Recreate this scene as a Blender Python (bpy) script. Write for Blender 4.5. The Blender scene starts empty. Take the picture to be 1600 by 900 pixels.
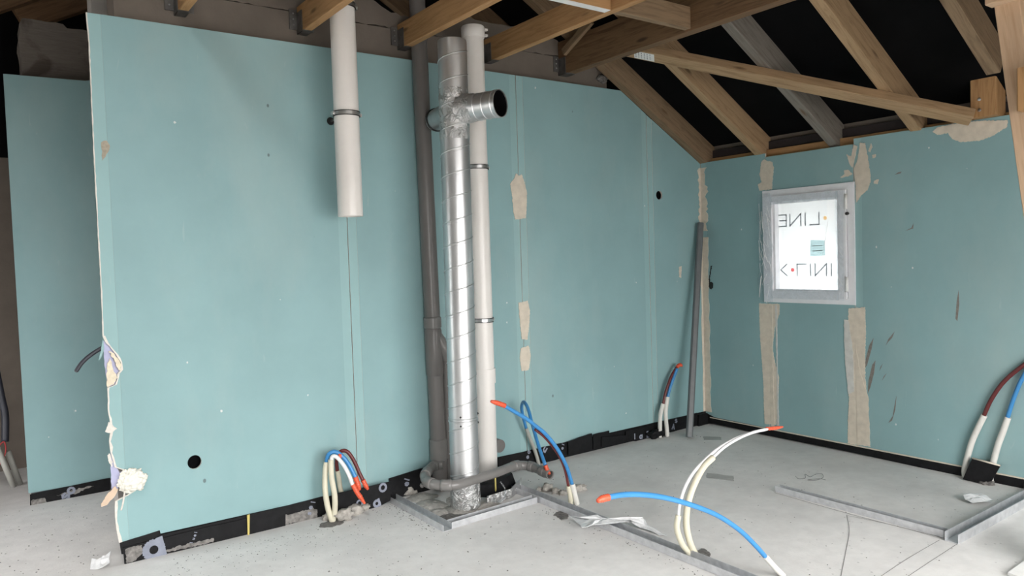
import bpy, bmesh, math, random
from mathutils import Vector, Matrix, noise
from mathutils.geometry import tessellate_polygon
SC = bpy.context.scene
COL = SC.collection
RND = random.Random(7)
D = {'cam':{'C':[-4.715,-3.9015,1.396],'r':[0.80855,-0.587571,-0.031749],'u':[0.05068,0.015782,0.99859],'f':[0.586242,0.809019,-0.042539],'lens':26.0164},'patch1':[[[-1.8767,1.8679],[-1.8391,1.9065],[-1.8276,1.936],[-1.8022,1.9203],[-1.7808,1.9337],[-1.7617,1.8842],[-1.7432,1.8176],[-1.7468,1.7249],[-1.7604,1.6449],[-1.8445,1.6361],[-1.8579,1.6901],[-1.8643,1.7896]],[[-1.8398,1.0917],[-1.7657,1.0998],[-1.7469,1.0348],[-1.7624,0.9082],[-1.7757,0.8412],[-1.823,0.8498],[-1.8338,0.9775]],[[-1.8306,0.7912],[-1.7666,0.802],[-1.753,0.7365],[-1.7728,0.6403],[-1.8312,0.6387],[-1.8437,0.7248]],[[-0.2754,1.2738],[-0.2457,1.2778],[-0.256,1.1881],[-0.278,1.194]]],'patch2':[[[-0.524,0.9887],[-0.527,0.8645],[-0.5296,0.7209],[-0.5424,0.5301],[-0.5506,0.3869],[-0.5523,0.1947],[-0.5557,0.0891],[-0.654,0.0959],[-0.674,0.3075],[-0.682,0.45],[-0.662,0.5185],[-0.6472,0.5879],[-0.6324,0.6574],[-0.6571,0.8241],[-0.6961,0.9198],[-0.6974,0.9897]],[[-1.2224,0.9772],[-1.2164,0.8566],[-1.1937,0.8466],[-1.2,0.6394],[-1.2113,0.4672],[-1.2189,0.3598],[-1.2079,0.2059],[-1.206,0.0615],[-1.3607,0.0693],[-1.3496,0.2292],[-1.3429,0.3983],[-1.3314,0.5243],[-1.3329,0.6518],[-1.3392,0.8215],[-1.3369,0.99]],[[-0.5672,2.0312],[-0.5893,2.0472],[-0.6107,2.0352],[-0.6586,2.0201],[-0.6684,1.9775],[-0.6495,1.8224],[-0.5465,1.8225],[-0.5309,1.8663],[-0.5642,1.8818],[-0.549,1.9443]],[[-1.3152,2.065],[-1.3494,2.056],[-1.3654,1.9673],[-1.381,1.8543],[-1.3805,1.805],[-1.3629,1.753],[-1.3154,1.7198],[-1.2845,1.6804],[-1.2814,1.7897],[-1.2696,1.8957],[-1.2966,1.9552]],[[-1.2717,2.0586],[-1.2934,2.0473],[-1.2794,1.9782],[-1.261,1.9093],[-1.2394,1.9412],[-1.2224,2.0023],[-1.2532,1.9816]],[[-1.1756,1.8553],[-1.2073,1.8731],[-1.2032,1.899],[-1.2344,1.8997],[-1.2605,1.8674],[-1.2339,1.8576],[-1.1846,1.8501]],[[-1.4058,1.8106],[-1.435,1.8158],[-1.4264,1.784],[-1.4056,1.7902]],[[-1.37,2.0038],[-1.3875,2.0506],[-1.3956,2.0249],[-1.3826,1.9939]],[[-1.395,1.9759],[-1.4201,1.9767],[-1.4158,1.9569],[-1.399,1.9549]],[[-1.7658,2.0662],[-1.7952,2.0883],[-1.8849,2.0947],[-2.0224,2.0888],[-2.1689,2.0681],[-2.1657,2.0331],[-2.1208,2.008],[-2.0882,1.9913],[-2.0219,1.9756],[-1.9194,1.9829],[-1.8773,2.0077],[-1.8563,2.0447],[-1.7949,2.0426]]],'smear2':[[[-1.3902,0.7913],[-1.3766,0.719],[-1.3454,0.6107],[-1.3233,0.5744],[-1.3372,0.6522],[-1.3598,0.7386]],[[-1.4013,0.6456],[-1.3919,0.5649],[-1.3652,0.4648],[-1.3475,0.4202],[-1.3528,0.5056],[-1.3797,0.6141]],[[-1.5275,0.8419],[-1.5108,0.7998],[-1.486,0.7734],[-1.4693,0.7473],[-1.4862,0.7899]],[[-1.4494,0.6294],[-1.4387,0.6034],[-1.4259,0.577],[-1.4346,0.6071]],[[-1.4737,0.5697],[-1.4589,0.5431],[-1.442,0.5161],[-1.4548,0.5468]],[[-1.5357,0.4327],[-1.5267,0.3408],[-1.5056,0.2672],[-1.4807,0.2465],[-1.51,0.2969],[-1.523,0.3733]],[[-1.9075,1.1138],[-1.9105,1.0302],[-1.8993,0.9267],[-1.8888,0.9415],[-1.8965,1.0488]],[[-1.279,0.5269],[-1.2833,0.5188],[-1.2606,0.4732],[-1.2563,0.4813]],[[-1.581,1.8486],[-1.573,1.8375],[-1.5371,1.8334],[-1.5612,1.8468]],[[-1.6502,1.5218],[-1.648,1.4902],[-1.5973,1.4768],[-1.6365,1.4948]]],'edgeA':[[-4.2421,2.5733],[-4.2376,2.4555],[-4.2419,1.9746],[-4.2431,1.5774],[-4.2428,1.3163],[-4.2461,1.0868],[-4.2346,1.0528],[-4.2195,1.0363],[-4.1974,0.9979],[-4.1779,0.9565],[-4.1796,0.9202],[-4.1939,0.9037],[-4.1951,0.8796],[-4.207,0.8538],[-4.2369,0.8426],[-4.2419,0.7407],[-4.2361,0.6945],[-4.2333,0.6426],[-4.2439,0.5898],[-4.2386,0.5343],[-4.2259,0.465],[-4.1838,0.4414],[-4.1364,0.4011],[-4.1279,0.3466],[-4.1897,0.3197],[-4.2311,0.3043],[-4.2362,0.2535],[-4.2326,0.1607],[-4.2246,0.1034]],'hole1':[-3.8756,0.0,0.4225],'hole2':[-0.4802,-0.0,1.8253],'hole3':[0.0,-0.083,1.1167],'torn':{'lav':[[-4.2483,1.0652],[-4.2331,1.0517],[-4.1931,0.9964],[-4.1762,0.9551],[-4.1783,0.9127],[-4.2,0.8545],[-4.2354,0.8409],[-4.2441,0.9355]],'cream1':[[-4.2258,1.0159],[-4.2102,1.0083],[-4.1904,0.976],[-4.1784,0.9444],[-4.1826,0.9145],[-4.193,0.9218],[-4.2067,0.9717]],'cream2':[[-4.2372,0.945],[-4.2223,0.9794],[-4.2139,0.9333],[-4.1974,0.8859],[-4.2122,0.8575],[-4.2394,0.8459]],'lav2':[[-4.242,0.5417],[-4.2241,0.4682],[-4.2094,0.4377],[-4.1881,0.4304],[-4.196,0.3797],[-4.2216,0.3544],[-4.2455,0.3595]],'foam':[-4.1594,-0.02,0.3887],'flap':[[-4.2322,0.3783],[-4.2197,0.3604],[-4.2344,0.3332],[-4.2679,0.3011],[-4.2919,0.2945],[-4.2938,0.31],[-4.2655,0.349]],'chip':[[-4.2587,0.6395],[-4.2434,0.6822],[-4.2308,0.6681],[-4.2104,0.6466],[-4.2353,0.6295]],'curl':[[-4.2478,1.0787],[-4.245,1.0277],[-4.2602,0.9844],[-4.271,0.9766],[-4.2585,1.0201]],'curl2':[[-4.2562,0.5274],[-4.2477,0.538],[-4.2366,0.4935],[-4.2404,0.4699],[-4.2547,0.503]]},'mem1':[([[-4.2255,0.1024],[-4.0496,0.1204],[-4.0453,0.0909],[-4.2052,0.0756],[-4.2039,0.0444],[-4.22,0.0487]],-0.006),([[-4.214,0.0797],[-3.8761,0.0858],[-3.6312,0.0863],[-3.6324,-0.0112],[-3.8101,-0.0059],[-3.9104,-0.0027],[-4.0705,0.0045],[-4.2101,-0.0075]],-0.012),([[-3.6322,0.1016],[-3.4582,0.1058],[-3.4377,0.1011],[-3.4424,-0.0017],[-3.6305,-0.0031]],-0.018),([[-3.4349,0.1019],[-3.1982,0.1092],[-3.2042,-0.0258],[-3.4396,-0.0011]],-0.01),([[-3.1721,0.1302],[-2.8386,0.1288],[-2.8514,0.0199],[-2.9527,-0.0091],[-3.1082,-0.0309],[-3.1977,-0.0309]],-0.075),([[-2.8234,0.1263],[-2.6023,0.1433],[-2.4235,0.148],[-2.4283,0.0297],[-2.8125,-0.0046]],-0.012),([[-2.0512,0.1062],[-1.4581,0.1069],[-1.4617,0.0093],[-1.6769,-0.0075],[-2.0445,0.0215]],-0.012),([[-1.4731,0.1129],[-1.2539,0.1339],[-1.2517,0.0287],[-1.4766,0.0201]],-0.03),([[-1.2332,0.1196],[-1.0784,0.1214],[-1.0812,0.0428],[-1.237,0.015]],-0.02),([[-1.1619,0.0906],[-0.9216,0.0638],[-0.9233,0.0168],[-1.1644,0.0219]],-0.028),([[-0.9148,0.09],[-0.6254,0.0859],[-0.6196,0.0508],[-0.4585,0.0044],[-0.5663,-0.0268],[-0.7723,-0.0106],[-0.9171,0.024]],-0.022),([[-0.4444,0.0949],[-0.1085,0.104],[-0.1117,0.0015],[-0.4475,0.0008]],-0.012)],'yellow':[[-3.6392,0.1038],[-3.6261,0.1058],[-3.6329,-0.0054],[-3.6411,-0.0067]],'memgrey':[[[-4.2024,0.074],[-4.1339,0.0717],[-4.1243,0.0411],[-4.1703,0.0038],[-4.2032,0.0005]],[[-4.0721,0.0148],[-3.9561,0.0256],[-3.8085,0.0234],[-3.8094,0.0039],[-3.9126,0.0046],[-4.0239,0.0083]],[[-3.4407,0.054],[-3.2852,0.0565],[-3.2604,0.0437],[-3.2626,-0.0055],[-3.443,0.0026]]],'letters1':[('O',[-2.9025,-0.088,0.1045],0.045,0),('O',[-3.0459,-0.088,0.0446],0.036,20),('a',[-2.9415,-0.088,0.0285],0.05,15),('a',[-4.0906,-0.026,0.0518],0.11,10),('l',[-3.2808,-0.023,0.0951],0.022,70),('e',[-3.3002,-0.023,0.0641],0.022,70),('s',[-3.3088,-0.023,0.0343],0.022,70),('i',[-3.8888,-0.026,0.0767],0.012,70),('e',[-3.8956,-0.026,0.0591],0.012,70),('u',[-3.9023,-0.026,0.0446],0.012,70),('l',[-3.9119,-0.026,0.031],0.012,70),('s',[-0.3648,-0.025,0.0845],0.035,10),('A',[-0.3955,-0.025,0.0394],0.035,-10),('l',[-0.8175,-0.035,0.0379],0.035,0),('a',[-0.7642,-0.035,0.0288],0.035,0),('E',[-0.6825,-0.035,0.0295],0.04,0),('z',[-0.6069,-0.035,0.0167],0.035,0),('A',[-0.5367,-0.035,0.0148],0.035,0),('o',[-1.8021,-0.025,0.1008],0.025,0),('e',[-1.814,-0.025,0.0687],0.025,0),('u',[-1.6614,-0.025,0.0925],0.04,-40),('i',[-1.5038,-0.025,0.0996],0.02,60),('e',[-1.5164,-0.025,0.0708],0.02,60),('O',[-2.5979,-0.025,0.1103],0.05,0),('e',[-2.7155,-0.025,0.0728],0.03,65),('l',[-2.7057,-0.025,0.1052],0.03,65)],'mem2':[[-0.0122,0.0876],[-0.0945,0.0642],[-1.206,0.0571],[-1.528,0.0557],[-1.9299,0.0585],[-2.2428,0.0561],[-2.2427,0.0013],[-1.9083,-0.0043],[-1.2054,0.0089],[-0.5817,0.0069],[-0.0932,0.0125]],'memL':[[-4.5134,0.0642],[-4.113,0.0793],[-4.088,0.0783],[-4.0929,-0.0231],[-4.3087,-0.0082],[-4.4756,-0.0221],[-4.5172,-0.0126]],'lettersL':[('o',[-4.3071,1.34,0.0509],0.05,20),('s',[-4.3391,1.34,0.0181],0.05,60)],'tubes':{'b1a':{'s':[[-3.2267,-0.13,-0.0087],[-3.2438,-0.12,0.0834],[-3.2501,-0.11,0.1765],[-3.2443,-0.105,0.2613],[-3.2324,-0.1,0.3207]],'i':[[-3.2324,-0.1,0.3207],[-3.2239,-0.11,0.3595],[-3.1984,-0.12,0.3742],[-3.1703,-0.13,0.3606],[-3.1374,-0.1433,0.3186],[-3.1157,-0.1567,0.2716],[-3.0978,-0.17,0.2217]],'t':[[-3.1012,-0.17,0.2295],[-3.0902,-0.175,0.1897],[-3.0828,-0.18,0.1541]],'c':'blue'},'b1b':{'s':[[-3.223,-0.13,-0.0061],[-3.2116,-0.135,0.052],[-3.2097,-0.14,0.1402],[-3.2211,-0.135,0.2459],[-3.2186,-0.13,0.3382]],'i':[[-3.2189,-0.13,0.3313],[-3.2118,-0.142,0.3567],[-3.1919,-0.154,0.3485],[-3.1625,-0.166,0.3037],[-3.1408,-0.178,0.2498],[-3.1264,-0.19,0.1937]],'t':[[-3.1263,-0.19,0.1972],[-3.1088,-0.1967,0.1566],[-3.0875,-0.2033,0.1186],[-3.0696,-0.21,0.0847]],'c':'white'},'b1c':{'s':[[-3.1144,-0.03,0.0742],[-3.1334,-0.0367,0.1341],[-3.1442,-0.0433,0.2097],[-3.1527,-0.05,0.2486]],'i':[[-3.1529,-0.05,0.2451],[-3.1599,-0.0643,0.3065],[-3.1491,-0.0786,0.35],[-3.1286,-0.0929,0.3632],[-3.105,-0.1057,0.3473],[-3.0785,-0.1171,0.2949],[-3.0563,-0.1286,0.2289],[-3.044,-0.14,0.1933]],'t':[[-3.044,-0.14,0.1933],[-3.0324,-0.145,0.1635],[-3.0206,-0.15,0.1371]],'c':'brown'},'b2a':{'s':[[-2.0585,-0.79,-0.0235],[-2.0701,-0.79,0.0443],[-2.0906,-0.79,0.1245]],'i':[[-2.0907,-0.79,0.1209],[-2.1242,-0.79,0.2209],[-2.1669,-0.79,0.3039],[-2.2184,-0.79,0.3767],[-2.2781,-0.79,0.4429],[-2.3415,-0.79,0.4948],[-2.3955,-0.79,0.5377],[-2.4651,-0.79,0.5823],[-2.5333,-0.79,0.6259]],'t':[[-2.5292,-0.79,0.6253],[-2.5729,-0.79,0.645],[-2.6161,-0.79,0.661]],'c':'blue'},'b2b':{'s':[[-2.092,-0.775,-0.0089],[-2.0944,-0.775,0.0531],[-2.1062,-0.775,0.1134]],'i':[[-2.1063,-0.775,0.1098],[-2.126,-0.775,0.2037],[-2.1599,-0.775,0.2817],[-2.2115,-0.775,0.355],[-2.2672,-0.775,0.4174],[-2.3267,-0.775,0.4657]],'t':[],'c':'brown'},'b3':{'s':[[-1.7391,-0.03,0.0212],[-1.7682,-0.0367,0.1012],[-1.8027,-0.0433,0.1728],[-1.8463,-0.05,0.2705]],'i':[[-1.8463,-0.05,0.2705],[-1.8851,-0.0714,0.3601],[-1.9089,-0.0929,0.4254],[-1.9399,-0.1571,0.4721],[-1.9749,-0.2429,0.4571],[-2.014,-0.3357,0.3821],[-2.0569,-0.4429,0.2835],[-2.088,-0.55,0.1773]],'t':[[-2.088,-0.55,0.1773],[-2.0807,-0.5575,0.1512],[-2.0687,-0.565,0.1241]],'c':'blue'},'b4a':{'s':[[-2.1253,-1.66,0.0016],[-2.1799,-1.66,0.0634],[-2.2081,-1.66,0.1206],[-2.2174,-1.66,0.1609],[-2.2052,-1.66,0.2078]],'i':[[-2.2053,-1.66,0.2049],[-2.1951,-1.66,0.2552],[-2.1585,-1.66,0.3235],[-2.1,-1.66,0.3795],[-2.0227,-1.66,0.4211],[-1.9203,-1.66,0.4597],[-1.7856,-1.66,0.4854],[-1.6606,-1.66,0.4926],[-1.5465,-1.66,0.4898]],'t':[[-1.5464,-1.66,0.493],[-1.4772,-1.66,0.485],[-1.4064,-1.66,0.48]],'c':'white'},'b4b':{'s':[[-2.1078,-1.675,0.0016],[-2.1453,-1.675,0.0649],[-2.1687,-1.675,0.1445],[-2.1664,-1.675,0.2174],[-2.1425,-1.675,0.2855],[-2.0967,-1.675,0.3495],[-2.0416,-1.675,0.401],[-1.9771,-1.675,0.4307]],'i':[[-1.9864,-1.675,0.4264],[-1.8985,-1.6725,0.4613],[-1.7841,-1.67,0.4854],[-1.6606,-1.6675,0.4955],[-1.543,-1.665,0.4917]],'t':[],'c':'white'},'b5':{'s':[[-1.9955,-2.05,-0.0217],[-2.0481,-2.05,0.0484],[-2.1214,-2.05,0.1201]],'i':[[-2.1172,-2.05,0.1163],[-2.1844,-2.05,0.1823],[-2.2861,-2.05,0.2713],[-2.4223,-2.05,0.3631],[-2.5697,-2.05,0.4369],[-2.7086,-2.05,0.4944],[-2.8239,-2.05,0.5313],[-2.9184,-2.05,0.5519],[-2.9945,-2.05,0.5595]],'t':[[-2.9915,-2.05,0.5588],[-3.0184,-2.05,0.5603],[-3.045,-2.05,0.5574]],'c':'blue'},'b6a':{'s':[[-0.6084,-0.07,0.0572],[-0.5976,-0.07,0.1721],[-0.567,-0.07,0.2502]],'i':[[-0.5672,-0.07,0.2454],[-0.5287,-0.07,0.3472],[-0.4686,-0.07,0.4471],[-0.4018,-0.07,0.513]],'t':[[-0.4186,-0.085,0.5164],[-0.3894,-0.085,0.5279],[-0.3607,-0.085,0.5148]],'c':'brown'},'b6b':{'s':[[-0.5481,-0.085,0.0499],[-0.5577,-0.085,0.1829],[-0.5326,-0.085,0.301]],'i':[[-0.5328,-0.085,0.2961],[-0.4871,-0.085,0.3925],[-0.4191,-0.085,0.5018]],'t':[],'c':'blue'},'b7a':{'s':[[-0.022,-1.9461,0.0624],[-0.022,-1.9817,0.2148],[-0.022,-2.0199,0.3163],[-0.022,-2.0507,0.389]],'i':[[-0.022,-2.0473,0.3847],[-0.0236,-2.0884,0.4879],[-0.0252,-2.1547,0.5998],[-0.0268,-2.2535,0.7048],[-0.0284,-2.3305,0.7619],[-0.03,-2.405,0.7827]],'t':[],'c':'brown'},'b7b':{'s':[[-0.022,-2.0828,0.0542],[-0.022,-2.1164,0.2103],[-0.022,-2.1461,0.3082],[-0.022,-2.1722,0.397]],'i':[[-0.022,-2.169,0.3928],[-0.024,-2.202,0.511],[-0.026,-2.2469,0.6323],[-0.028,-2.3092,0.7458],[-0.03,-2.3757,0.8045]],'t':[],'c':'blue'}},'elbow':[[-2.5135,-0.1037,0.165],[-2.5528,-0.0806,0.1677],[-2.6334,-0.1461,0.1708],[-2.7279,-0.2694,0.1762],[-2.771,-0.389,0.18],[-2.7415,-0.4757,0.18],[-2.6648,-0.5146,0.1765],[-2.5152,-0.475,0.1685],[-2.3291,-0.426,0.1604],[-2.2102,-0.3746,0.1523],[-2.1302,-0.3553,0.1442],[-2.0785,-0.401,0.1362],[-2.0728,-0.4864,0.1304],[-2.0757,-0.5797,0.125]],'cableL':[[-4.2126,0.05,1.0439],[-4.2588,0.0525,1.0208],[-4.2993,0.055,0.9946],[-4.3318,0.0575,0.9648],[-4.3566,0.06,0.9285]],'pole':[[-0.4585,-0.2174,0.0],[-0.055,-0.03,1.607]],'flap':[[-0.052,-1.997,0.1322],[-0.052,-2.1438,0.1179],[-0.075,-2.1065,0.0256],[-0.085,-2.047,-0.0085],[-0.085,-1.9581,0.005]],'pencil':[[[-1.1186,-1.8337],[-1.3151,-1.9588],[-1.5446,-2.0734],[-1.8426,-2.2181]],[[-1.1225,-1.8428],[-1.0826,-2.0695],[-1.0925,-2.3211]],[[-1.1094,-2.2861],[-1.4184,-2.2941],[-1.7293,-2.3136]],[[-1.0513,-2.3565],[-1.4107,-2.3726],[-1.6896,-2.3865]],[[-1.0832,-1.3801],[-1.093,-1.8435],[-1.0716,-2.2979]]],'stain':[[[-1.0625,-0.8788],[-0.9948,-1.0306],[-1.0757,-1.097],[-1.1491,-0.9447]],[[-0.35,-0.2661],[-0.2737,-0.3651],[-0.3428,-0.4311],[-0.4364,-0.3432]]],'wire':[[-0.7314,-1.2857],[-0.7623,-1.3273],[-0.7234,-1.3451],[-0.6549,-1.3016],[-0.6786,-1.3508],[-0.6072,-1.3447],[-0.5701,-1.3603],[-0.6345,-1.4078],[-0.7074,-1.4107],[-0.7458,-1.3761],[-0.6739,-1.4068],[-0.669,-1.4452]],'film':[[-2.2595,-0.9621,0.03],[-2.2706,-1.0516,0.05],[-2.1952,-1.105,0.06],[-2.1821,-1.1716,0.055],[-2.082,-1.2525,0.05],[-2.0359,-1.2747,0.055],[-2.0463,-1.2344,0.02],[-2.1827,-1.2183,0.045],[-2.294,-1.1748,0.05],[-2.3378,-1.1473,0.04],[-2.2893,-1.0474,0.03]],'film2':[[-2.1005,-1.2484,0.05],[-2.0193,-1.2582,0.04],[-2.0008,-1.2618,0.01],[-2.0338,-1.4299,0.004],[-2.0558,-1.3999,0.004],[-2.0638,-1.278,0.01],[-2.0867,-1.2475,0.03]],'brace':[[-1.2543,-0.2895],[-0.075,-2.0208]],'post':[[-1.15,-2.5555,2.66],[-1.15,-2.8711,0.0],0.093],'posthead':[[-1.15,-2.581,2.3897]],'postblock':[[-1.15,-2.6458,1.9269],[-1.15,-2.6693,2.101]],'darkdiag':[[[-4.7016,2.0,2.9763],[-3.806,2.0,3.4714]],[[-4.353,2.1,3.023],[-3.6292,2.1,3.4]]],'rocks':[([-3.1618,-0.1416,0.0],0.045),([-3.0754,-0.0982,0.0],0.04),([-3.0129,-0.0707,0.0],0.03),([-3.229,-0.0831,0.0],0.03),([-2.0764,-0.4662,0.0],0.02),([-2.032,-0.4897,0.0],0.035),([-2.0223,-0.5615,0.0],0.025),([-2.0064,-0.6067,0.0],0.022),([-1.9041,-0.6194,0.0],0.03),([-1.8687,-0.619,0.0],0.025),([-2.6832,0.0094,0.0],0.04),([-2.552,0.0892,0.0],0.05)],'stub':[-2.0664,-0.06,0.1929],'paper':[-4.3053,0.0361,0.0],'clear':[-0.4108,-2.1645,0.0],'white':[[-1.2969,-2.6377],[-1.1349,-2.6413],[-0.4823,-2.6782],[-1.4839,-3.15],[-2.1507,-3.082]],'grit':[[-2.0334,-1.6949],[-2.0204,-1.6471],[-2.0705,-1.6437],[-2.1183,-1.6986],[-2.0947,-1.7373]],'grit2':[[-2.2309,-0.8098],[-2.1736,-0.8333],[-2.2357,-0.9225],[-2.2795,-0.9221],[-2.2675,-0.8435]],'scrapblk':[[-2.3714,-0.3139,0.0],[-2.2385,-0.3538,0.0]],'pier':[[-4.4255,2.8871],[-4.4048,2.917],[-4.1968,2.9153],[-4.1742,2.8914],[-4.0876,2.8967],[-3.8363,2.8818]],'leftstuff':{'cable':[[-4.6435,1.9,0.8473],[-4.6155,1.9,0.5946],[-4.6014,1.9,0.4672],[-4.6098,1.9,0.3009]],'red':[[-4.6527,1.88,0.2705],[-4.6169,1.88,0.3059],[-4.6099,1.88,0.2419],[-4.6371,1.88,0.1759],[-4.6623,1.88,0.1473]],'pipe1':[[-4.6527,1.88,0.2705],[-4.5788,1.88,-0.0291]],'pipe2':[[-4.5989,1.92,0.232],[-4.5423,1.92,-0.0296]]}}

# ------------------------------------------------------------------ camera
cd = bpy.data.cameras.new('camera'); cam = bpy.data.objects.new('camera', cd); COL.objects.link(cam)
_c = D['cam']; _r, _u, _f = Vector(_c['r']), Vector(_c['u']), Vector(_c['f'])
cam.matrix_world = Matrix(((_r.x, _u.x, -_f.x, _c['C'][0]), (_r.y, _u.y, -_f.y, _c['C'][1]), (_r.z, _u.z, -_f.z, _c['C'][2]), (0, 0, 0, 1)))
cd.sensor_width = 36; cd.lens = _c['lens']; cd.clip_start = .05; cd.clip_end = 200
SC.camera = cam
# ------------------------------------------------------------------ sky (even overcast) and daylight portals
wd = bpy.data.worlds.new('overcast_sky'); SC.world = wd; wd.use_nodes = True
bg = wd.node_tree.nodes['Background']; bg.inputs[0].default_value = (1.0, .985, .965, 1); bg.inputs[1].default_value = 25.0
# overcast sky: zenith about three times the horizon
_n = wd.node_tree.nodes; _l = wd.node_tree.links; _tc = _n.new('ShaderNodeTexCoord'); _sx = _n.new('ShaderNodeSeparateXYZ'); _l.new(_tc.outputs['Generated'], _sx.inputs[0])
_rp = _n.new('ShaderNodeValToRGB'); _rp.color_ramp.elements[0].position = 0; _rp.color_ramp.elements[0].color = (.34, .335, .33, 1); _rp.color_ramp.elements[1].position = 1; _rp.color_ramp.elements[1].color = (1, .985, .965, 1)
_l.new(_sx.outputs['Z'], _rp.inputs[0]); _l.new(_rp.outputs[0], bg.inputs[0])
SC.view_settings.view_transform = 'Standard'; SC.view_settings.look = 'None'; SC.view_settings.gamma = 1
SC.view_settings.exposure = 0.2
SC.view_settings.use_curve_mapping = False
# openings behind the camera: (axis, fixed coordinate, a0, a1, z0, z1)
OPEN_FRONT = (-5.4, -3.6, 0.0, 2.05)      # in the wall y = YF
OPEN_FRONT2 = (-3.2, -1.0, 0.05, 2.05)
OPEN_LEFT = (0.1, 1.2, 0.0, 2.15)       # in the wall x = XL
YF, XL = -4.75, -6.0
RWL_ADDED = (-5.3, -4.5, -2.6, -1.6)          # unseen opening in the left-hand pitch, added for more top light on the floor
RW = (-2.4, -1.5, -4.2, -3.38)           # roof window on the right-hand pitch: x0, x1, y0, y1
def portal(name, loc, rot, sx, sy):
    l = bpy.data.lights.new(name, 'AREA'); l.shape = 'RECTANGLE'; l.size = sx; l.size_y = sy; l.energy = 1
    l.cycles.is_portal = True
    o = bpy.data.objects.new(name, l); COL.objects.link(o); o.location = loc; o.rotation_euler = rot
    return o
portal('daylight_portal', ((OPEN_FRONT[0]+OPEN_FRONT[1])/2, YF-.1, (OPEN_FRONT[2]+OPEN_FRONT[3])/2), (math.radians(90), 0, 0), OPEN_FRONT[1]-OPEN_FRONT[0], OPEN_FRONT[3]-OPEN_FRONT[2])
portal('daylight_portal', ((OPEN_FRONT2[0]+OPEN_FRONT2[1])/2, YF-.1, (OPEN_FRONT2[2]+OPEN_FRONT2[3])/2), (math.radians(90), 0, 0), OPEN_FRONT2[1]-OPEN_FRONT2[0], OPEN_FRONT2[3]-OPEN_FRONT2[2])
portal('daylight_portal', (XL-.1, (OPEN_LEFT[0]+OPEN_LEFT[1])/2, (OPEN_LEFT[2]+OPEN_LEFT[3])/2), (math.radians(90), 0, math.radians(-90)), OPEN_LEFT[1]-OPEN_LEFT[0], OPEN_LEFT[3]-OPEN_LEFT[2])

_lx = (RWL_ADDED[0]+RWL_ADDED[1])/2
portal('daylight_portal', (_lx, (RWL_ADDED[2]+RWL_ADDED[3])/2, 2.087+.568*3.7+.568*(_lx+3.7)+.3), (0, -math.atan(.568), 0), (RWL_ADDED[1]-RWL_ADDED[0])*1.15, RWL_ADDED[3]-RWL_ADDED[2])
_ra = math.atan(.568); _rx = (RW[0]+RW[1])/2
portal('daylight_portal', (_rx, (RW[2]+RW[3])/2, 2.087-.568*_rx+.3), (0, _ra, 0), (RW[1]-RW[0])/math.cos(_ra), RW[3]-RW[2])
# ------------------------------------------------------------------ materials
class NT:
    def __init__(s, name):
        s.m = bpy.data.materials.new(name); s.m.use_nodes = True
        s.n = s.m.node_tree.nodes; s.l = s.m.node_tree.links; s.b = s.n['Principled BSDF']
    def node(s, t, **kw):
        x = s.n.new(t)
        for k, v in kw.items(): setattr(x, k, v)
        return x
    def link(s, a, b): s.l.new(a, b)
    def coord(s, scale=(1, 1, 1), world=False):
        if world:
            t = s.node('ShaderNodeNewGeometry').outputs['Position']
        else:
            t = s.node('ShaderNodeTexCoord').outputs['Object']
        m = s.node('ShaderNodeMapping'); m.inputs['Scale'].default_value = scale
        s.link(t, m.inputs['Vector'])
        if not world:
            oi = s.node('ShaderNodeObjectInfo'); mu = s.node('ShaderNodeVectorMath', operation='SCALE')
            co = s.node('ShaderNodeCombineXYZ')
            for i in range(3): s.link(oi.outputs['Random'], co.inputs[i])
            s.link(co.outputs[0], mu.inputs[0]); mu.inputs['Scale'].default_value = 37.0
            s.link(mu.outputs[0], m.inputs['Location'])
        return m.outputs['Vector']
    def noise(s, vec, scale, detail=4, rough=.55, dist=0):
        x = s.node('ShaderNodeTexNoise'); x.inputs['Scale'].default_value = scale; x.inputs['Detail'].default_value = detail
        x.inputs['Roughness'].default_value = rough; x.inputs['Distortion'].default_value = dist
        s.link(vec, x.inputs['Vector']); return x.outputs['Fac']
    def ramp(s, fac, stops):
        r = s.node('ShaderNodeValToRGB'); e = r.color_ramp.elements
        while len(e) < len(stops): e.new(.5)
        for i, (p, c) in enumerate(stops):
            e[i].position = p; e[i].color = (c[0], c[1], c[2], 1) if hasattr(c, '__len__') else (c, c, c, 1)
        s.link(fac, r.inputs[0]); return r.outputs[0]
    def mix(s, fac, a, b, mode='MIX'):
        x = s.node('ShaderNodeMix', data_type='RGBA', blend_type=mode)
        if hasattr(fac, 'is_linked') or not isinstance(fac, (int, float)): s.link(fac, x.inputs[0])
        else: x.inputs[0].default_value = fac
        for i, v in ((6, a), (7, b)):
            if isinstance(v, tuple): x.inputs[i].default_value = (v[0], v[1], v[2], 1)
            else: s.link(v, x.inputs[i])
        return x.outputs[2]
    def bump(s, h, strength=.3, dist=.01):
        x = s.node('ShaderNodeBump'); x.inputs['Strength'].default_value = strength; x.inputs['Distance'].default_value = dist
        s.link(h, x.inputs['Height']); s.link(x.outputs[0], s.b.inputs['Normal'])
    def base(s, c):
        if isinstance(c, tuple): s.b.inputs['Base Color'].default_value = (c[0], c[1], c[2], 1)
        else: s.link(c, s.b.inputs['Base Color'])
    def set(s, **kw):
        for k, v in kw.items(): s.b.inputs[k.replace('_', ' ')].default_value = v
M = {}
def plain(name, c, rough=.5, metal=0, var=.12, scale=18, bump=0, spec=.5):
    t = NT(name); v = t.coord()
    f = t.noise(v, scale, 5)
    lo = tuple(x*(1-var) for x in c); hi = tuple(min(1, x*(1+var)) for x in c)
    t.base(t.ramp(f, [(.3, lo), (.7, hi)])); t.set(Roughness=rough, Metallic=metal); t.b.inputs['Specular IOR Level'].default_value = spec
    if bump: t.bump(f, bump, .004)
    M[name] = t.m; return t
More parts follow.
